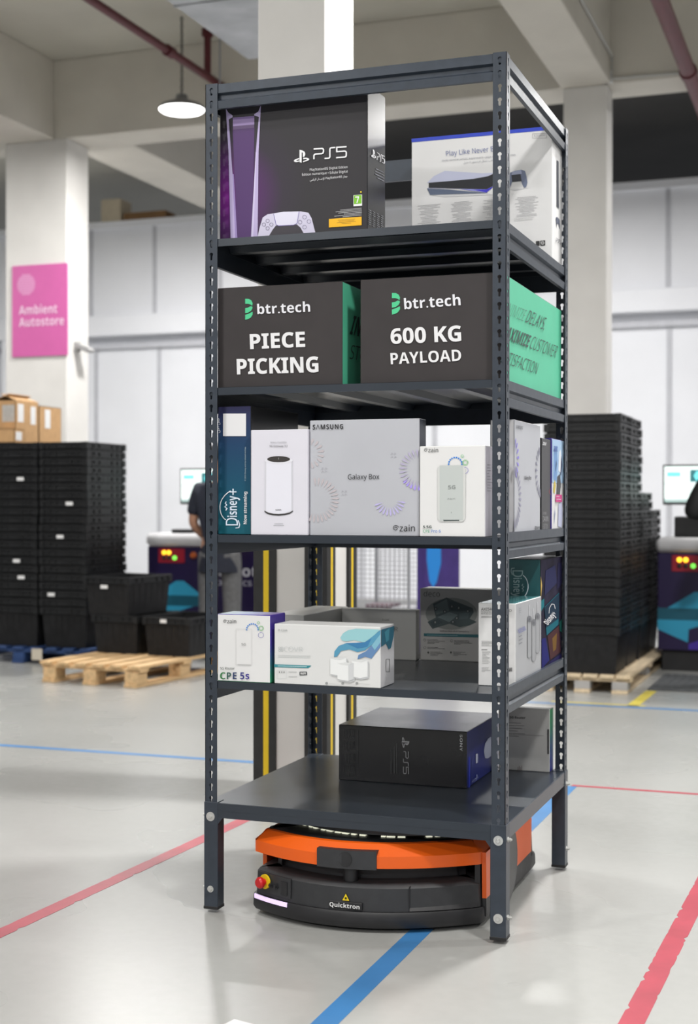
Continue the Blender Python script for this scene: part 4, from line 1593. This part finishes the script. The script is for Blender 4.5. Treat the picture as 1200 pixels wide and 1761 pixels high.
def crate_meshes(w, d, h):
    """nesting tote: tapered body with ribs; rim with two lips and finger recesses"""
    bm = bmesh.new()
    t = .004
    bw, bd = w * .86, d * .88
    tw, td = w * .95, d * .95
    def ring(a, b, z):
        return [bm.verts.new(p) for p in ((-a / 2, -b / 2, z), (a / 2, -b / 2, z), (a / 2, b / 2, z), (-a / 2, b / 2, z))]
    R = [ring(bw, bd, 0), ring(tw, td, h - .02), ring(tw - 2 * t, td - 2 * t, h - .02), ring(bw - 2 * t, bd - 2 * t, t)]
    for i in range(3):
        for k in range(4):
            bm.faces.new((R[i][k], R[i][(k + 1) % 4], R[i + 1][(k + 1) % 4], R[i + 1][k]))
    bm.faces.new(R[0][::-1])
    bm.faces.new(R[3])
    n = 6
    for k in range(n):
        fx = -.36 + .72 * k / (n - 1)
        for s in (-1, 1):
            v = [(fx * bw - .006, s * bd / 2, .03), (fx * bw + .006, s * bd / 2, .03), (fx * tw + .006, s * td / 2, h - .05), (fx * tw - .006, s * td / 2, h - .05)]
            q = [bm.verts.new(p) for p in v] + [bm.verts.new((p[0], p[1] + s * .0015, p[2])) for p in v]
            for a in ((4, 5, 6, 7), (0, 1, 5, 4), (1, 2, 6, 5), (2, 3, 7, 6), (3, 0, 4, 7)):
                bm.faces.new([q[i] for i in a])
            fy = fx
            v = [(s * bw / 2, fy * bd - .006, .03), (s * bw / 2, fy * bd + .006, .03), (s * tw / 2, fy * td + .006, h - .05), (s * tw / 2, fy * td - .006, h - .05)]
            q = [bm.verts.new(p) for p in v] + [bm.verts.new((p[0] + s * .0015, p[1], p[2])) for p in v]
            for a in ((4, 5, 6, 7), (0, 1, 5, 4), (1, 2, 6, 5), (2, 3, 7, 6), (3, 0, 4, 7)):
                bm.faces.new([q[i] for i in a])
    bmesh.ops.recalc_face_normals(bm, faces=bm.faces)
    body = bpy.data.meshes.new('crate_body')
    bm.to_mesh(body)
    bm.free()
    body.materials.append(CRATEB)
    bm = bmesh.new()
    th = .008
    for (z0, z1, o_) in ((h - .012, h, 0), (h - .046, h - .039, -.003), (h - .040, h - .011, -.009)):
        x, y = w / 2 + o_, d / 2 + o_
        xi, yi = w / 2 * .95 - .004, d / 2 * .95 - .004
        box(bm, -x, x, -y, -yi, z0, z1)
        box(bm, -x, x, yi, y, z0, z1)
        box(bm, -x, -xi, -yi, yi, z0, z1)
        box(bm, xi, x, -yi, yi, z0, z1)
    for s in (-1, 1):
        for fx in (-.43, -.30, -.16, .16, .30, .43):
            box(bm, fx * w - .005, fx * w + .005, *sorted((s * (d / 2 - .009), s * (d / 2 - .0015))), h - .039, h - .012)
            box(bm, *sorted((s * (w / 2 - .009), s * (w / 2 - .0015))), fx * d - .005, fx * d + .005, h - .039, h - .012)
        for fx in (-.46, .46):
            box(bm, fx * w - .016, fx * w + .016, *sorted((s * (d / 2 - .012), s * (d / 2 + .001))), h - .052, h + .0015)
            box(bm, *sorted((s * (w / 2 - .012), s * (w / 2 + .001))), fx * d - .016, fx * d + .016, h - .052, h + .0015)
    rim = bpy.data.meshes.new('crate_rim')
    bm.to_mesh(rim)
    bm.free()
    rim.materials.append(CRATE)
    return body, rim


def place_crate(body, rim, loc, rz, label, group):
    o = bpy.data.objects.new('tote_crate', body)
    COL.objects.link(o)
    o.location = loc
    o.rotation_euler = (0, 0, rz)
    r = bpy.data.objects.new('rim', rim)
    COL.objects.link(r)
    r.parent = o
    tag(o, label, 'crate', group)
    return o


CH, CP = .30, .062
cA = crate_meshes(.405, .60, CH)
cB = crate_meshes(.495, .465, CH)


def stack(meshes, x, y, z0, n, where, group, seed):
    rr = random.Random(seed)
    out = []
    for k in range(n):
        nm = 'bottom' if k == 0 else ('topmost' if k == n - 1 else ORD[k] + ' up')
        o = place_crate(*meshes, (x + rr.uniform(-.004, .004), y + rr.uniform(-.004, .004), z0 + k * CP), rr.uniform(-.008, .008),
                        'black tote crate, %s %s' % (nm, where), group)
        out.append(o)
    return out


def sticker(o, u, z, w, h, side='F', m=None, d=.30):
    bm = bmesh.new()
    y = -d
    box(bm, u - w / 2, u + w / 2, y - .0012, y, z - h / 2, z + h / 2)
    return link('label_sticker', bm, m or WTAG, o)


pallet('pallet', 1.25, .82, .125, BLUEW, (-4.16, 5.80, 0), 0, 'blue painted pallet under the left crate stacks')
sa = stack(cA, -4.20, 5.71, .1255, 21, 'in the stack nearest the left edge', 'left pallet crates', 1)
sb = stack(cA, -3.78, 5.71, .1255, 21, 'in the left pallet stack nearer the wooden pallet', 'left pallet crates', 2)
for o, u, k in ((sa[16], .05, 0), (sa[6], .02, 0), (sa[4], .06, 0), (sb[9], -.02, 1), (sb[2], -.10, 1), (sb[13], .05, 1)):
    sticker(o, u, CH - .026, .06, .026)
bm = bmesh.new()
box(bm, -.045, .045, -.004, 0, .03, .115)
o = link('paper_tag', bm, mat('cream_paper', (.62, .56, .46), .7, noise=.05), loc=(-3.985, 5.384, 0))
tag(o, 'small cream paper tag fixed to the front of the blue pallet', 'tag')

pallet('pallet', .80, 1.2, .144, WOOD, (-2.93, 5.03, 0), -.10, 'light wooden pallet carrying three black boxes at left')
cC = crate_meshes(.385, .56, .27)
place_crate(*cC, (-3.11, 5.31, .1445), -.08, 'black tote box at the lower left on the wooden pallet', 'boxes on the wooden pallet')
l2 = place_crate(*cC, (-2.68, 5.27, .1445), -.08, 'black tote box at the lower right on the wooden pallet', 'boxes on the wooden pallet')
l3 = place_crate(*cC, (-3.16, 5.29, .4165), -.10, 'black tote box set on top of the two lower boxes on the wooden pallet', 'boxes on the wooden pallet')
sticker(l3, -.02, .20, .06, .025, d=.272)
sticker(l2, -.02, .245, .05, .025, d=.283)

pallet('pallet', .62, 1.92, .118, WOODP, (.15, 6.17, 0), 0, 'pale wooden pallet under the right black crate stacks', mat('grey_block', (.38, .37, .36), .8, noise=.1))
stack(cB, .145, 5.46, .1185, 23, 'in the tall front stack right of the rack', 'right pallet crates', 3)
stack(cB, .145, 5.93, .1185, 23, 'in the tall stack behind the right front stack', 'right pallet crates', 4)
stack(cB, .150, 6.40, .1185, 15, 'in the shorter stack behind the tall right stacks', 'right pallet crates', 5)
stack(cB, .152, 6.87, .1185, 13, 'in the lowest stack at the back of the right pallet', 'right pallet crates', 6)


# kraft cartons on the left crates
def kraft(dims, label, flaps=True):
    x0, x1, y0, y1, z0, z1 = dims
    w, d, h = x1 - x0, y1 - y0, z1 - z0
    bm = bmesh.new()
    t = .004
    box(bm, -w / 2, w / 2, -d / 2, -d / 2 + t, 0, h)
    box(bm, -w / 2, w / 2, d / 2 - t, d / 2, 0, h)
    box(bm, -w / 2, -w / 2 + t, -d / 2, d / 2, 0, h)
    box(bm, w / 2 - t, w / 2, -d / 2, d / 2, 0, h)
    box(bm, -w / 2, w / 2, -d / 2, d / 2, 0, t)
    if not flaps:
        box(bm, -w / 2, w / 2, -d / 2, d / 2, h - t, h)
    o = link('cardboard_carton', bm, KRAFT, loc=((x0 + x1) / 2, (y0 + y1) / 2, z0))
    tag(o, label, 'carton')
    if flaps:
        for s in (-1, 1):
            bm = bmesh.new()
            a = s * w / 2
            b = s * (w / 2 - d * .42)
            prism(bm, [(a, h), (b, h + .05), (b, h + .054), (a, h + .004)], 'y', -d / 2 + .002, d / 2 - .002)
            link('flap', bm, KRAFT, o)
    return o


ZC = .1255 + 20 * CP + CH + .002
c1 = kraft((-4.50, -4.30, 5.58, 5.90, ZC, ZC + .335), 'open brown cardboard carton with white labels on the left crates', True)
c2 = kraft((-4.50, -4.30, 5.91, 6.24, ZC, ZC + .315), 'closed brown cardboard carton behind the open one on the left crates', False)
c3 = kraft((-4.49, -4.21, 5.425, 5.565, ZC, ZC + .105), 'low brown cardboard carton in front of the open one on the left crates', False)
for c, y0, y1, z0, z1 in ((c1, -.13, -.05, .17, .31), (c1, .05, .12, .16, .30), (c2, -.08, 0, .14, .29), (c3, -.05, .03, .02, .085)):
    w = .10 if c is not c3 else .14
    bm = bmesh.new()
    box(bm, w, w + .0012, y0, y1, z0, z1)
    link('shipping_label', bm, WTAG, c)
bm = bmesh.new()
box(bm, -.02, .09, -.1612, -.16, .17, .30)
link('shipping_label', bm, mat('grey_label', (.45, .44, .42), .6, noise=.1, scale=40), c1)

# ------------------------------------------------------------------ picking stations
RBOX = mat('red_panel', (.32, .012, .03), .4, noise=.05)
LIDM = mat('station_lid', (.62, .62, .64), .4, noise=.03)


def station(loc, w, label, left):
    r = empty('picking_station', loc)
    tag(r, label, 'workstation')
    bm = bmesh.new()
    box(bm, 0, w, 0, .8, .15, .855, bev=.006)
    cab = link('cabinet', bm, PURPLE, r)
    bm = bmesh.new()
    box(bm, .03, w - .03, .03, .78, 0, .15)
    link('plinth', bm, RUBBER, r)
    bm = bmesh.new()
    box(bm, -.012, w + .02, -.03, .84, .855, .965, bev=.03)
    auto_smooth(link('lid', bm, LIDM, r), 50)
    # indicator panel
    bm = bmesh.new()
    box(bm, .10, .34, -.008, 0, .72, .838, bev=.003)
    ip = link('indicator_panel', bm, RBOX, cab)
    for x, z, m in ((.155, .805, 'y'), (.20, .805, 'y'), (.155, .762, 'd'), (.20, .762, 'd'), (.252, .762, 'g')):
        bm = bmesh.new()
        mm = {'y': mat('amber_lamp', (1, .55, .03), .4, emit=3.5), 'd': mat('unlit_lamp', (.02, .02, .02), .4), 'g': mat('green_lamp', (.2, .9, .1), .4, emit=2.0)}[m]
        lathe(bm, [(.018, 0), (.018, .006), (.010, .012)], 16, 0, '-y', (x, -.008, z))
        link('indicator_lamp', bm, mm, ip)
    bm = bmesh.new()
    lathe(bm, [(.028, 0), (.028, .01), (.020, .012), (.020, .03)], 20, 0, '-y', (.42, 0, .785))
    link('emergency_button', bm, mat('amber_red_button', (.45, .10, .02), .4), cab)
    # cube logo in blue tones
    p = Print((0, 0, 0), (1, 0, 0), (0, 0, 1), w, .8)
    CY, CD, VI = (44, 150, 186), (16, 84, 104), (66, 44, 150)
    p.poly([(.07, .455), (.26, .575), (.33, .575), (.50, .455)], CY, 2)
    p.poly([(-.0, .455), (.54, .455), (.54, .37), (.0, .37)], CD, 1)
    p.poly([(.0, .37), (.42, .37), (.22, .305), (.215, .21), (.0, .30)], CY, 2)
    p.poly([(.22, .16), (.22, .20), (.46, .29), (.56, .23), (.56, .16)], VI, 1)
    if left:
        p.text('Robot', (.60, .62), (.985, .62), .088, (205, 205, 214), .012)
        p.text('ROBOTICS', (.58, .545), (.935, .545), .042, (170, 170, 184), .01)
    p.done('printed_logo', cab)
    # screen on a pole
    return r


def monitor(loc, label, seed, w=.53, h=.30, foot=.235):
    m = empty('monitor', loc)
    tag(m, label, 'monitor')
    bm = bmesh.new()
    box(bm, -w / 2, w / 2, 0, .03, foot, foot + h, bev=.004)
    ca = link('screen_casing', bm, RUBBER, m)
    p = Print((-w / 2, 0, foot), (1, 0, 0), (0, 0, 1), w, h)
    Ew = mat('screen_white', (.86, 1.0, .96), .3, emit=1.5)
    Ec = mat('screen_cyan', (.2, .78, .82), .3, emit=1.2)
    Ed = mat('screen_teal', (.05, .22, .25), .3, emit=.6)
    Eg = mat('screen_grey', (.55, .72, .70), .3, emit=.7)
    p.rect(.012, .02, w - .012, h - .014, Ew, 1)
    p.rect(.012, .155, w - .012, .16, Eg, 2)
    p.rect(.03, .21, .13, .245, Ec, 2)
    p.rect(.20, .17, .40, .262, Ed, 2)
    p.poly([(.225, .216), (.245, .25), (.36, .25), (.38, .216), (.36, .18), (.245, .18)], Ec, 3)
    p.rect(.195, .03, .199, .26, Eg, 2)
    p.rect(.012, .02, w - .012, .045, Eg, 2)
    p.done('screen', ca)
    bm = bmesh.new()
    box(bm, -.02, .02, .03, .05, .012, foot + .12)
    box(bm, -.09, .09, -.04, .10, 0, .012, bev=.003)
    link('stand', bm, RUBBER, m)
    return m


station((-3.70, 6.6, 0), 1.22, 'purple picking station with white lid behind the worker in a navy shirt', True)
monitor((-3.27, 6.86, .966), 'lit monitor on the picking station behind the navy shirted worker', 1)
station((.445, 6.6, 0), 1.40, 'purple picking station with white lid and red lamp panel at the right edge', False)
monitor((.70, 6.95, .966), 'lit monitor on the right picking station beside the black sleeve', 2, h=.30)
bm = bmesh.new()
box(bm, -.11, .11, -.07, .07, 0, .15, bev=.008)
box(bm, -.09, .09, -.075, -.07, .02, .10)
o = link('label_printer', bm, RUBBER, loc=(.66, 6.76, .966))
tag(o, 'black label printer on the right picking station under the monitor', 'printer')
bm = bmesh.new()
tube(bm, [(0, 0, 0), (0, 0, .03), (.02, -.02, .06), (.05, -.03, .075), (.06, -.03, .05)], [.02, .015, .016, .02, .014], 10)
o = link('barcode_scanner', bm, RUBBER, loc=(.695, 6.76, 1.1165))
tag(o, 'small black scanner perched on the printer under the right monitor', 'scanner')
bm = bmesh.new()
box(bm, -.15, .15, -.06, .06, 0, .03, bev=.006)
o = link('keyboard', bm, RUBBER, loc=(-3.34, 6.67, .966))
tag(o, 'black keyboard on the lid of the left picking station', 'keyboard')
bm = bmesh.new()
box(bm, 0, 1.15, 0, .82, 0, .014, bev=.004)
for k in range(20):
    box(bm, .02 + k * .056, .045 + k * .056, .02, .8, .014, .018)
o = link('rubber_mat', bm, mat('grey_mat', (.075, .08, .085), .8, noise=.2, scale=40), loc=(.53, 5.47, 0))
tag(o, 'dark grey ribbed anti fatigue mat before the right picking station', 'mat')

# wire cage, purple banner
cage = empty('wire_cage', (-1.62, 6.55, 0))
tag(cage, 'grey wire mesh roll cage seen behind the column through the rack', 'cage')
GW = mat('grey_wire', (.36, .37, .40), .45, .4)
bm = bmesh.new()
for x in (-.24, .19):
    for y in (0, .5):
        tube(bm, [(x, y, .1), (x, y, 1.06)], .014, 8)
for y in (0, .5):
    tube(bm, [(-.24, y, 1.06), (.19, y, 1.06)], .012, 8)
    tube(bm, [(-.24, y, .12), (.19, y, .12)], .012, 8)
for x in (-.24, .19):
    tube(bm, [(x, 0, 1.06), (x, .5, 1.06)], .012, 8)
    tube(bm, [(x, 0, .12), (x, .5, .12)], .012, 8)
link('frame', bm, GW, cage)
for y in (0, .5):
    bm = bmesh.new()
    for k in range(1, 11):
        x = -.24 + .43 * k / 11
        tube(bm, [(x, y, .12), (x, y, 1.06)], .0028, 5)
    for k in range(1, 26):
        z = .12 + .94 * k / 26
        tube(bm, [(-.24, y, z), (.19, y, z)], .0028, 5)
    link('mesh_panel', bm, GW, cage)
bm = bmesh.new()
box(bm, -.24, .19, 0, .5, .10, .12)
link('base', bm, GW, cage)
for x in (-.2, .15):
    for y in (.05, .45):
        bm = bmesh.new()
        tube(bm, [(x - .012, y, .05), (x + .012, y, .05)], .05, 16)
        link('caster', bm, RUBBER, cage)
for (x0, x1, z0, z1, m, lab) in ((-.2, .0, .1205, .42, (96, 70, 80), 'reddish parcel standing in the wire cage'), (.02, .16, .1205, .40, (200, 200, 204), 'white parcel standing in the wire cage')):
    bm = bmesh.new()
    box(bm, x0, x1, .1, .4, z0, z1, bev=.004)
    o = link('parcel', bm, ink(m), loc=(-1.62, 6.55, 0))
    tag(o, lab, 'parcel')
ban = empty('banner_stand', (-1.24, 6.7, 0))
tag(ban, 'purple banner stand with a bright blue drop beside the wire cage', 'banner')
bm = bmesh.new()
box(bm, -.17, .17, 0, .008, .05, 1.55)
bn = link('banner_sheet', bm, mat('purple_fabric', (.05, .025, .19), .6, noise=.1), ban)
p = Print((-.17, 0, .05), (1, 0, 0), (0, 0, 1), .34, 1.5)
p.poly([(.08, 1.3), (.19, 1.3), (.195, .70), (.16, .55), (.13, .51), (.10, .56), (.08, .72)], (34, 140, 226), 1)
p.done('printed_shape', bn)
bm = bmesh.new()
box(bm, -.19, .19, -.06, .07, 0, .05, bev=.006)
link('base', bm, GW, ban)

# pink sign on the left column
bm = bmesh.new()
box(bm, -5.455, -4.875, 7.288, 7.2995, 2.54, 3.37, bev=.001)
sg = link('wall_sign', bm, mat('pink_sign', (.60, .115, .36), .45, noise=.03))
tag(sg, 'pink sign board on the left column lettered for ambient storage', 'sign')
p = Print((-5.455, 7.288, 2.54), (1, 0, 0), (0, 0, 1), .58, .83)
p.text('Ambient', (.075, .385), (.475, .385), .078, (236, 200, 224), .03)
p.text('Autostore', (.075, .275), (.545, .275), .078, (236, 200, 224), .03)
for k in range(9):
    hw = math.sqrt(max(0, 1 - ((k - 4) / 4.6) ** 2)) * .095
    p.rect(.15 - hw, .655 + (k - 4) * .021 - .0085, .15 + hw, .655 + (k - 4) * .021 + .0085, (222, 150, 196), 2)
p.done('printed_lettering', sg)
# small grey bracket light on the left column's side
bm = bmesh.new()
box(bm, 0, .04, -.03, .03, -.03, .05)
prism(bm, [(.04, 0), (.13, -.045), (.17, -.03), (.15, .0), (.04, .035)], 'y', -.05, .05)
o = link('wall_bracket', bm, mat('bracket_grey', (.33, .33, .33), .5), loc=(-4.889, 7.45, 2.62))
tag(o, 'small grey bracket jutting from the side of the left column', 'bracket')

# ------------------------------------------------------------------ overhead services
lamp = empty('pendant_lamp', (-3.42, 6.66, 4.44))
tag(lamp, 'round white pendant lamp hanging on a chain under the crossbeam', 'lamp')
bm = bmesh.new()
lathe(bm, [(.19, 0), (.192, .01), (.17, .035), (.09, .065), (.05, .085), (.045, .12), (.02, .13)], 40)
auto_smooth(link('lamp_shade', bm, mat('lamp_grey', (.25, .25, .25), .5), lamp))
bm = bmesh.new()
lathe(bm, [(.186, -.001), (.17, -.014), (.10, -.026), (.02, -.03)], 40)
auto_smooth(link('lens', bm, mat('lamp_lens', (1, .99, .97), .3, emit=9), lamp))
bm = bmesh.new()
z = .13
k = 0
while z < .755:
    pts = []
    for i in range(9):
        a = 2 * PI * i / 8
        pts.append((.011 * math.cos(a) if k % 2 else 0, 0 if k % 2 else .011 * math.cos(a), z + .019 + .021 * math.sin(a)))
    tube(bm, pts, .004, 5, caps=False)
    z += .031
    k += 1
link('chain', bm, mat('chain_grey', (.12, .12, .12), .5, .5), lamp)
area('pendant_or_fill_light', (0, 0, -.05), 230, .34, parent=lamp)

for pts, r, lab in (([(-3.35, 2.0, 4.80), (-3.35, 7.3, 4.80)], .034, 'dark red sprinkler pipe running toward the pendant lamp'),
                    ([(.62, 2.0, 4.40), (.62, 11.0, 4.40)], .055, 'dark red sprinkler pipe at the upper right')):
    bm = bmesh.new()
    tube(bm, pts, r, 16)
    if r < .05:
        for y in (3.6, 6.3):
            tube(bm, [(pts[0][0], y - .05, 4.80), (pts[0][0], y + .05, 4.80)], r * 1.35, 16)
    else:
        for y in (6.9, 8.2):
            tube(bm, [(.62, y - .05, 4.4), (.62, y + .05, 4.4)], r * 1.2, 16)
    o = auto_smooth(link('sprinkler_pipe', bm, PIPE))
    tag(o, lab, 'pipe')
    bm = bmesh.new()
    y = 7.0 if r < .05 else 8.6
    tube(bm, [(pts[0][0], y, pts[0][2] + r * .6), (pts[0][0], y, 5.199)], .03 if r < .05 else .014, 10)
    tube(bm, [(pts[0][0], y, 5.14), (pts[0][0], y, 5.199)], .05, 12)
    link('riser', bm, PIPE if r < .05 else GW, o)

duct = empty('air_duct', (0, 0, 0))
tag(duct, 'galvanised rectangular air duct under the ceiling left of the column', 'duct')
bm = bmesh.new()
box(bm, -2.74, -2.10, 1.0, 6.47, 4.72, 5.08, bev=.004)
link('duct_body', bm, GALV, duct)
for y in (2.4, 3.8, 5.2):
    bm = bmesh.new()
    box(bm, -2.746, -2.094, y - .012, y + .012, 4.714, 5.086)
    link('seam', bm, GALV, duct)
for y in (2.8, 6.24):
    bm = bmesh.new()
    tube(bm, [(-2.88, y, 4.30), (-2.88, y, 5.2)], .008, 6)
    link('hanger_rod', bm, GW, duct)
# surface conduit on the right beams
bm = bmesh.new()
tube(bm, [(-.004, 2.0, 4.70), (-.004, 7.27, 4.70), (-.004, 7.27, 4.52), (.3, 7.285, 4.52), (1.1, 7.285, 4.50), (2.4, 7.285, 4.51)], .012, 8)
o = link('cable_conduit', bm, mat('conduit_grey', (.5, .5, .48), .6))
tag(o, 'grey cable conduit along the beams at the upper right', 'conduit')
bm = bmesh.new()
box(bm, -.07, .0, -.03, 0, -.05, .05, bev=.004)
o = link('junction_box', bm, WHITEM, loc=(.0, 7.298, 4.54))
tag(o, 'small white junction box at the head of the right column', 'junction box')
bm = bmesh.new()
box(bm, -.13, .13, 0, .28, 0, .27, bev=.005)
o = link('ceiling_unit', bm, mat('beige_unit', (.55, .48, .36), .6, noise=.06), loc=(-6.57, 11.06, 4.561))
tag(o, 'beige box unit resting on top of the panel wall beside the left column', 'box')
bm = bmesh.new()
box(bm, -.28, .28, 0, .26, 0, .09, bev=.004)
o = link('cable_tray', bm, KRAFTD, loc=(-6.12, 11.06, 4.561))
tag(o, 'low brown tray lying on top of the panel wall right of the beige box', 'tray')

# ------------------------------------------------------------------ people
def skin_chain(name, verts, edges, radii, m, parent, sub=2, root=0):
    me = bpy.data.meshes.new(name)
    me.from_pydata(verts, edges, [])
    o = bpy.data.objects.new(name, me)
    COL.objects.link(o)
    o.modifiers.new('skin', 'SKIN').use_smooth_shade = True
    sv = me.skin_vertices[0].data
    for i, r in enumerate(radii):
        sv[i].radius = r if isinstance(r, tuple) else (r, r)
        sv[i].use_root = (i == root)
    s = o.modifiers.new('sub', 'SUBSURF')
    s.levels = sub
    s.render_levels = sub
    me.materials.append(m)
    dg = bpy.context.evaluated_depsgraph_get()
    ev = o.evaluated_get(dg)
    me2 = bpy.data.meshes.new_from_object(ev)
    for pp in me2.polygons:
        pp.use_smooth = True
    o.modifiers.clear()
    o.data = me2
    bpy.data.meshes.remove(me)
    o.parent = parent
    return o


def person(loc, rz, label, shirtm, trousm, hairm, sc, larm, rarm, long_sleeve, hem):
    """standing figure facing +y; arms given as (elbow, wrist, hand direction)"""
    r = empty('person', loc, rz)
    r.scale = (sc, sc, sc)
    tag(r, label, 'person')
    V, E, R = [], [], []

    def add(p, rad, par=None):
        V.append(p)
        R.append(rad)
        if par is not None:
            E.append((par, len(V) - 1))
        return len(V) - 1
    pel = add((0, 0, .95), (.15, .11))
    ab = add((0, .0, 1.10), (.13, .10), pel)
    ch = add((0, 0, 1.28), (.16, .115), ab)
    nb = add((0, -.01, 1.45), (.07, .065), ch)
    nk = add((0, .0, 1.53), .052, nb)
    j1 = add((0, .03, 1.59), (.058, .070), nk)
    h1 = add((0, .025, 1.66), (.074, .092), j1)
    h2 = add((0, .01, 1.735), (.062, .080), h1)
    for s, arm in ((-1, larm), (1, rarm)):
        hp = add((s * .095, 0, .88), (.088, .09), pel)
        kn = add((s * .105, .015, .49), .058, hp)
        cf = add((s * .108, -.015, .34), .054, kn)
        an = add((s * .11, -.01, .09), .038, cf)
        add((s * .12, .07, .045), (.04, .032), an)
        ft = add((s * .125, .16, .032), (.038, .024), len(V) - 1)
        sh = add((s * .185, 0, 1.405), .060, ch)
        el, wr, hd = (Vector(a) for a in arm)
        e = add(tuple(el), .042, sh)
        w = add(tuple(wr), .029, e)
        hd = hd.normalized()
        pv = wr + hd * .075
        pl = add(tuple(pv), (.036, .018), w)
        sidev = hd.cross(Vector((0, 0, 1)))
        sidev = Vector((1, 0, 0)) if sidev.length < .2 else sidev.normalized()
        bend = Vector((0, 0, -1)) if abs(hd.z) < .8 else Vector((0, 1, 0))
        for k, (off, ln) in enumerate(((-.027, .062), (-.009, .072), (.009, .068), (.027, .052))):
            b0 = pv + sidev * off + hd * .02
            a1 = add(tuple(b0), .010, pl)
            a2 = add(tuple(b0 + hd * ln * .5 + bend * .008), .0085, a1)
            add(tuple(b0 + hd * ln * .85 + bend * .028), .0075, a2)
        tb = wr + hd * .03 - sidev * s * -.03
        t1 = add(tuple(tb), .012, w)
        t2 = add(tuple(tb + hd * .03 + sidev * s * .02), .010, t1)
        add(tuple(tb + hd * .055 + sidev * s * .022 + bend * .01), .008, t2)
    body = skin_chain('body', V, E, R, SKIN, r)
    # facial features
    bm = bmesh.new()
    tube(bm, [(0, .105, 1.685), (0, .122, 1.655), (0, .128, 1.64), (0, .108, 1.63)], [.008, .012, .015, .008], 8)
    link('nose', bm, SKIN, body, True)
    for s in (-1, 1):
        bm = bmesh.new()
        bmesh.ops.create_uvsphere(bm, u_segments=12, v_segments=8, radius=.012)
        link('eye', bm, ink((230, 226, 220)), body, True, (s * .032, .098, 1.682))
        bm = bmesh.new()
        bmesh.ops.create_uvsphere(bm, u_segments=10, v_segments=8, radius=.03)
        bmesh.ops.scale(bm, vec=(.3, .6, 1.1), verts=bm.verts)
        link('ear', bm, SKIN, body, True, (s * .078, .005, 1.665))
    bm = bmesh.new()
    tube(bm, [(-.026, .104, 1.612), (0, .112, 1.612), (.026, .104, 1.612)], [.003, .006, .003], 6)
    link('mouth', bm, ink((140, 84, 78)), body, True)
    # hair
    bm = bmesh.new()
    bmesh.ops.create_uvsphere(bm, u_segments=24, v_segments=14, radius=.1)
    bmesh.ops.scale(bm, vec=(.90, 1.08, .92), verts=bm.verts)
    kill = [v for v in bm.verts if (v.co.z < -.045 and v.co.y > -.04) or v.co.z < -.07 or (v.co.y > .062 and v.co.z < .035)]
    bmesh.ops.delete(bm, geom=kill, context='VERTS')
    link('hair', bm, hairm, body, True, (0, -.004, 1.712))
    # shirt
    V, E, R = [], [], []
    a = add((0, 0, 1.10), (.155, .125))
    lo = add((0, 0, .93), (.178, .140), a)
    lo2 = add((0, 0, hem + .03), (.196, .156), lo)
    lo3 = add((0, 0, hem), (.198, .158), lo2)
    add((0, 0, hem - .006), (.196, .156), lo3)
    c = add((0, 0, 1.29), (.185, .135), a)
    add((0, -.01, 1.455), (.075, .075), c)
    for s, arm in ((-1, larm), (1, rarm)):
        sh = Vector((s * .185, 0, 1.405))
        el, wr = Vector(arm[0]), Vector(arm[1])
        i0 = add(tuple(sh), .078, c)
        if long_sleeve:
            i1 = add(tuple(el), .066, i0)
            add(tuple(el + (wr - el) * .92), .045, i1)
        else:
            i1 = add(tuple(sh + (el - sh) * .55), .070, i0)
            add(tuple(sh + (el - sh) * .78), .068, i1)
    skin_chain('shirt', V, E, R, shirtm, r)
    # trousers
    V, E, R = [], [], []
    a = add((0, 0, .93), (.145, .108))
    for s in (-1, 1):
        h = add((s * .098, 0, .84), (.098, .104), a)
        k = add((s * .106, .012, .49), .082, h)
        k2 = add((s * .109, -.005, .22), .076, k)
        add((s * .111, -.005, .09), .074, k2)
    skin_chain('trousers', V, E, R, trousm, r)
    for s in (-1, 1):
        bm = bmesh.new()
        tube(bm, [(s * .112, -.075, .045), (s * .112, -.03, .052), (s * .118, .06, .048), (s * .124, .15, .036), (s * .127, .20, .026)], [.03, .044, .044, .036, .02], 14)
        bmesh.ops.scale(bm, vec=(1, 1, 1), verts=bm.verts)
        for v in bm.verts:
            v.co.z = max(0.001, v.co.z)
        link('shoe', bm, RUBBER, r, True)
    return r


NAVYC = mat('navy_cotton', (.012, .015, .028), .8, noise=.15, scale=30)
GREYC = mat('grey_trouser_cloth', (.12, .12, .125), .85, noise=.2, scale=30)
BLKC = mat('black_jacket_cloth', (.008, .008, .009), .75, noise=.2, scale=30)
HAIR = mat('dark_hair', (.015, .011, .009), .6, noise=.3, scale=60)
person((-2.86, 6.20, 0), .12, 'worker in a navy shirt and grey trousers standing at the left picking station', NAVYC, GREYC, HAIR, .935,
       ((-.235, -.01, 1.12), (-.12, .17, .94), (.35, .55, -.45)), ((.25, .02, 1.13), (.16, .24, 1.0), (-.2, .8, -.1)), False, .72)
person((1.09, 5.86, .018), .0, 'person in black long sleeves standing at the right picking station', BLKC, GREYC, HAIR, 1.0,
       ((-.335, -.03, 1.12), (-.14, .17, 1.16), (.6, .6, .05)), ((.33, -.02, 1.13), (.15, .22, 1.12), (-.5, .7, 0)), True, .84)
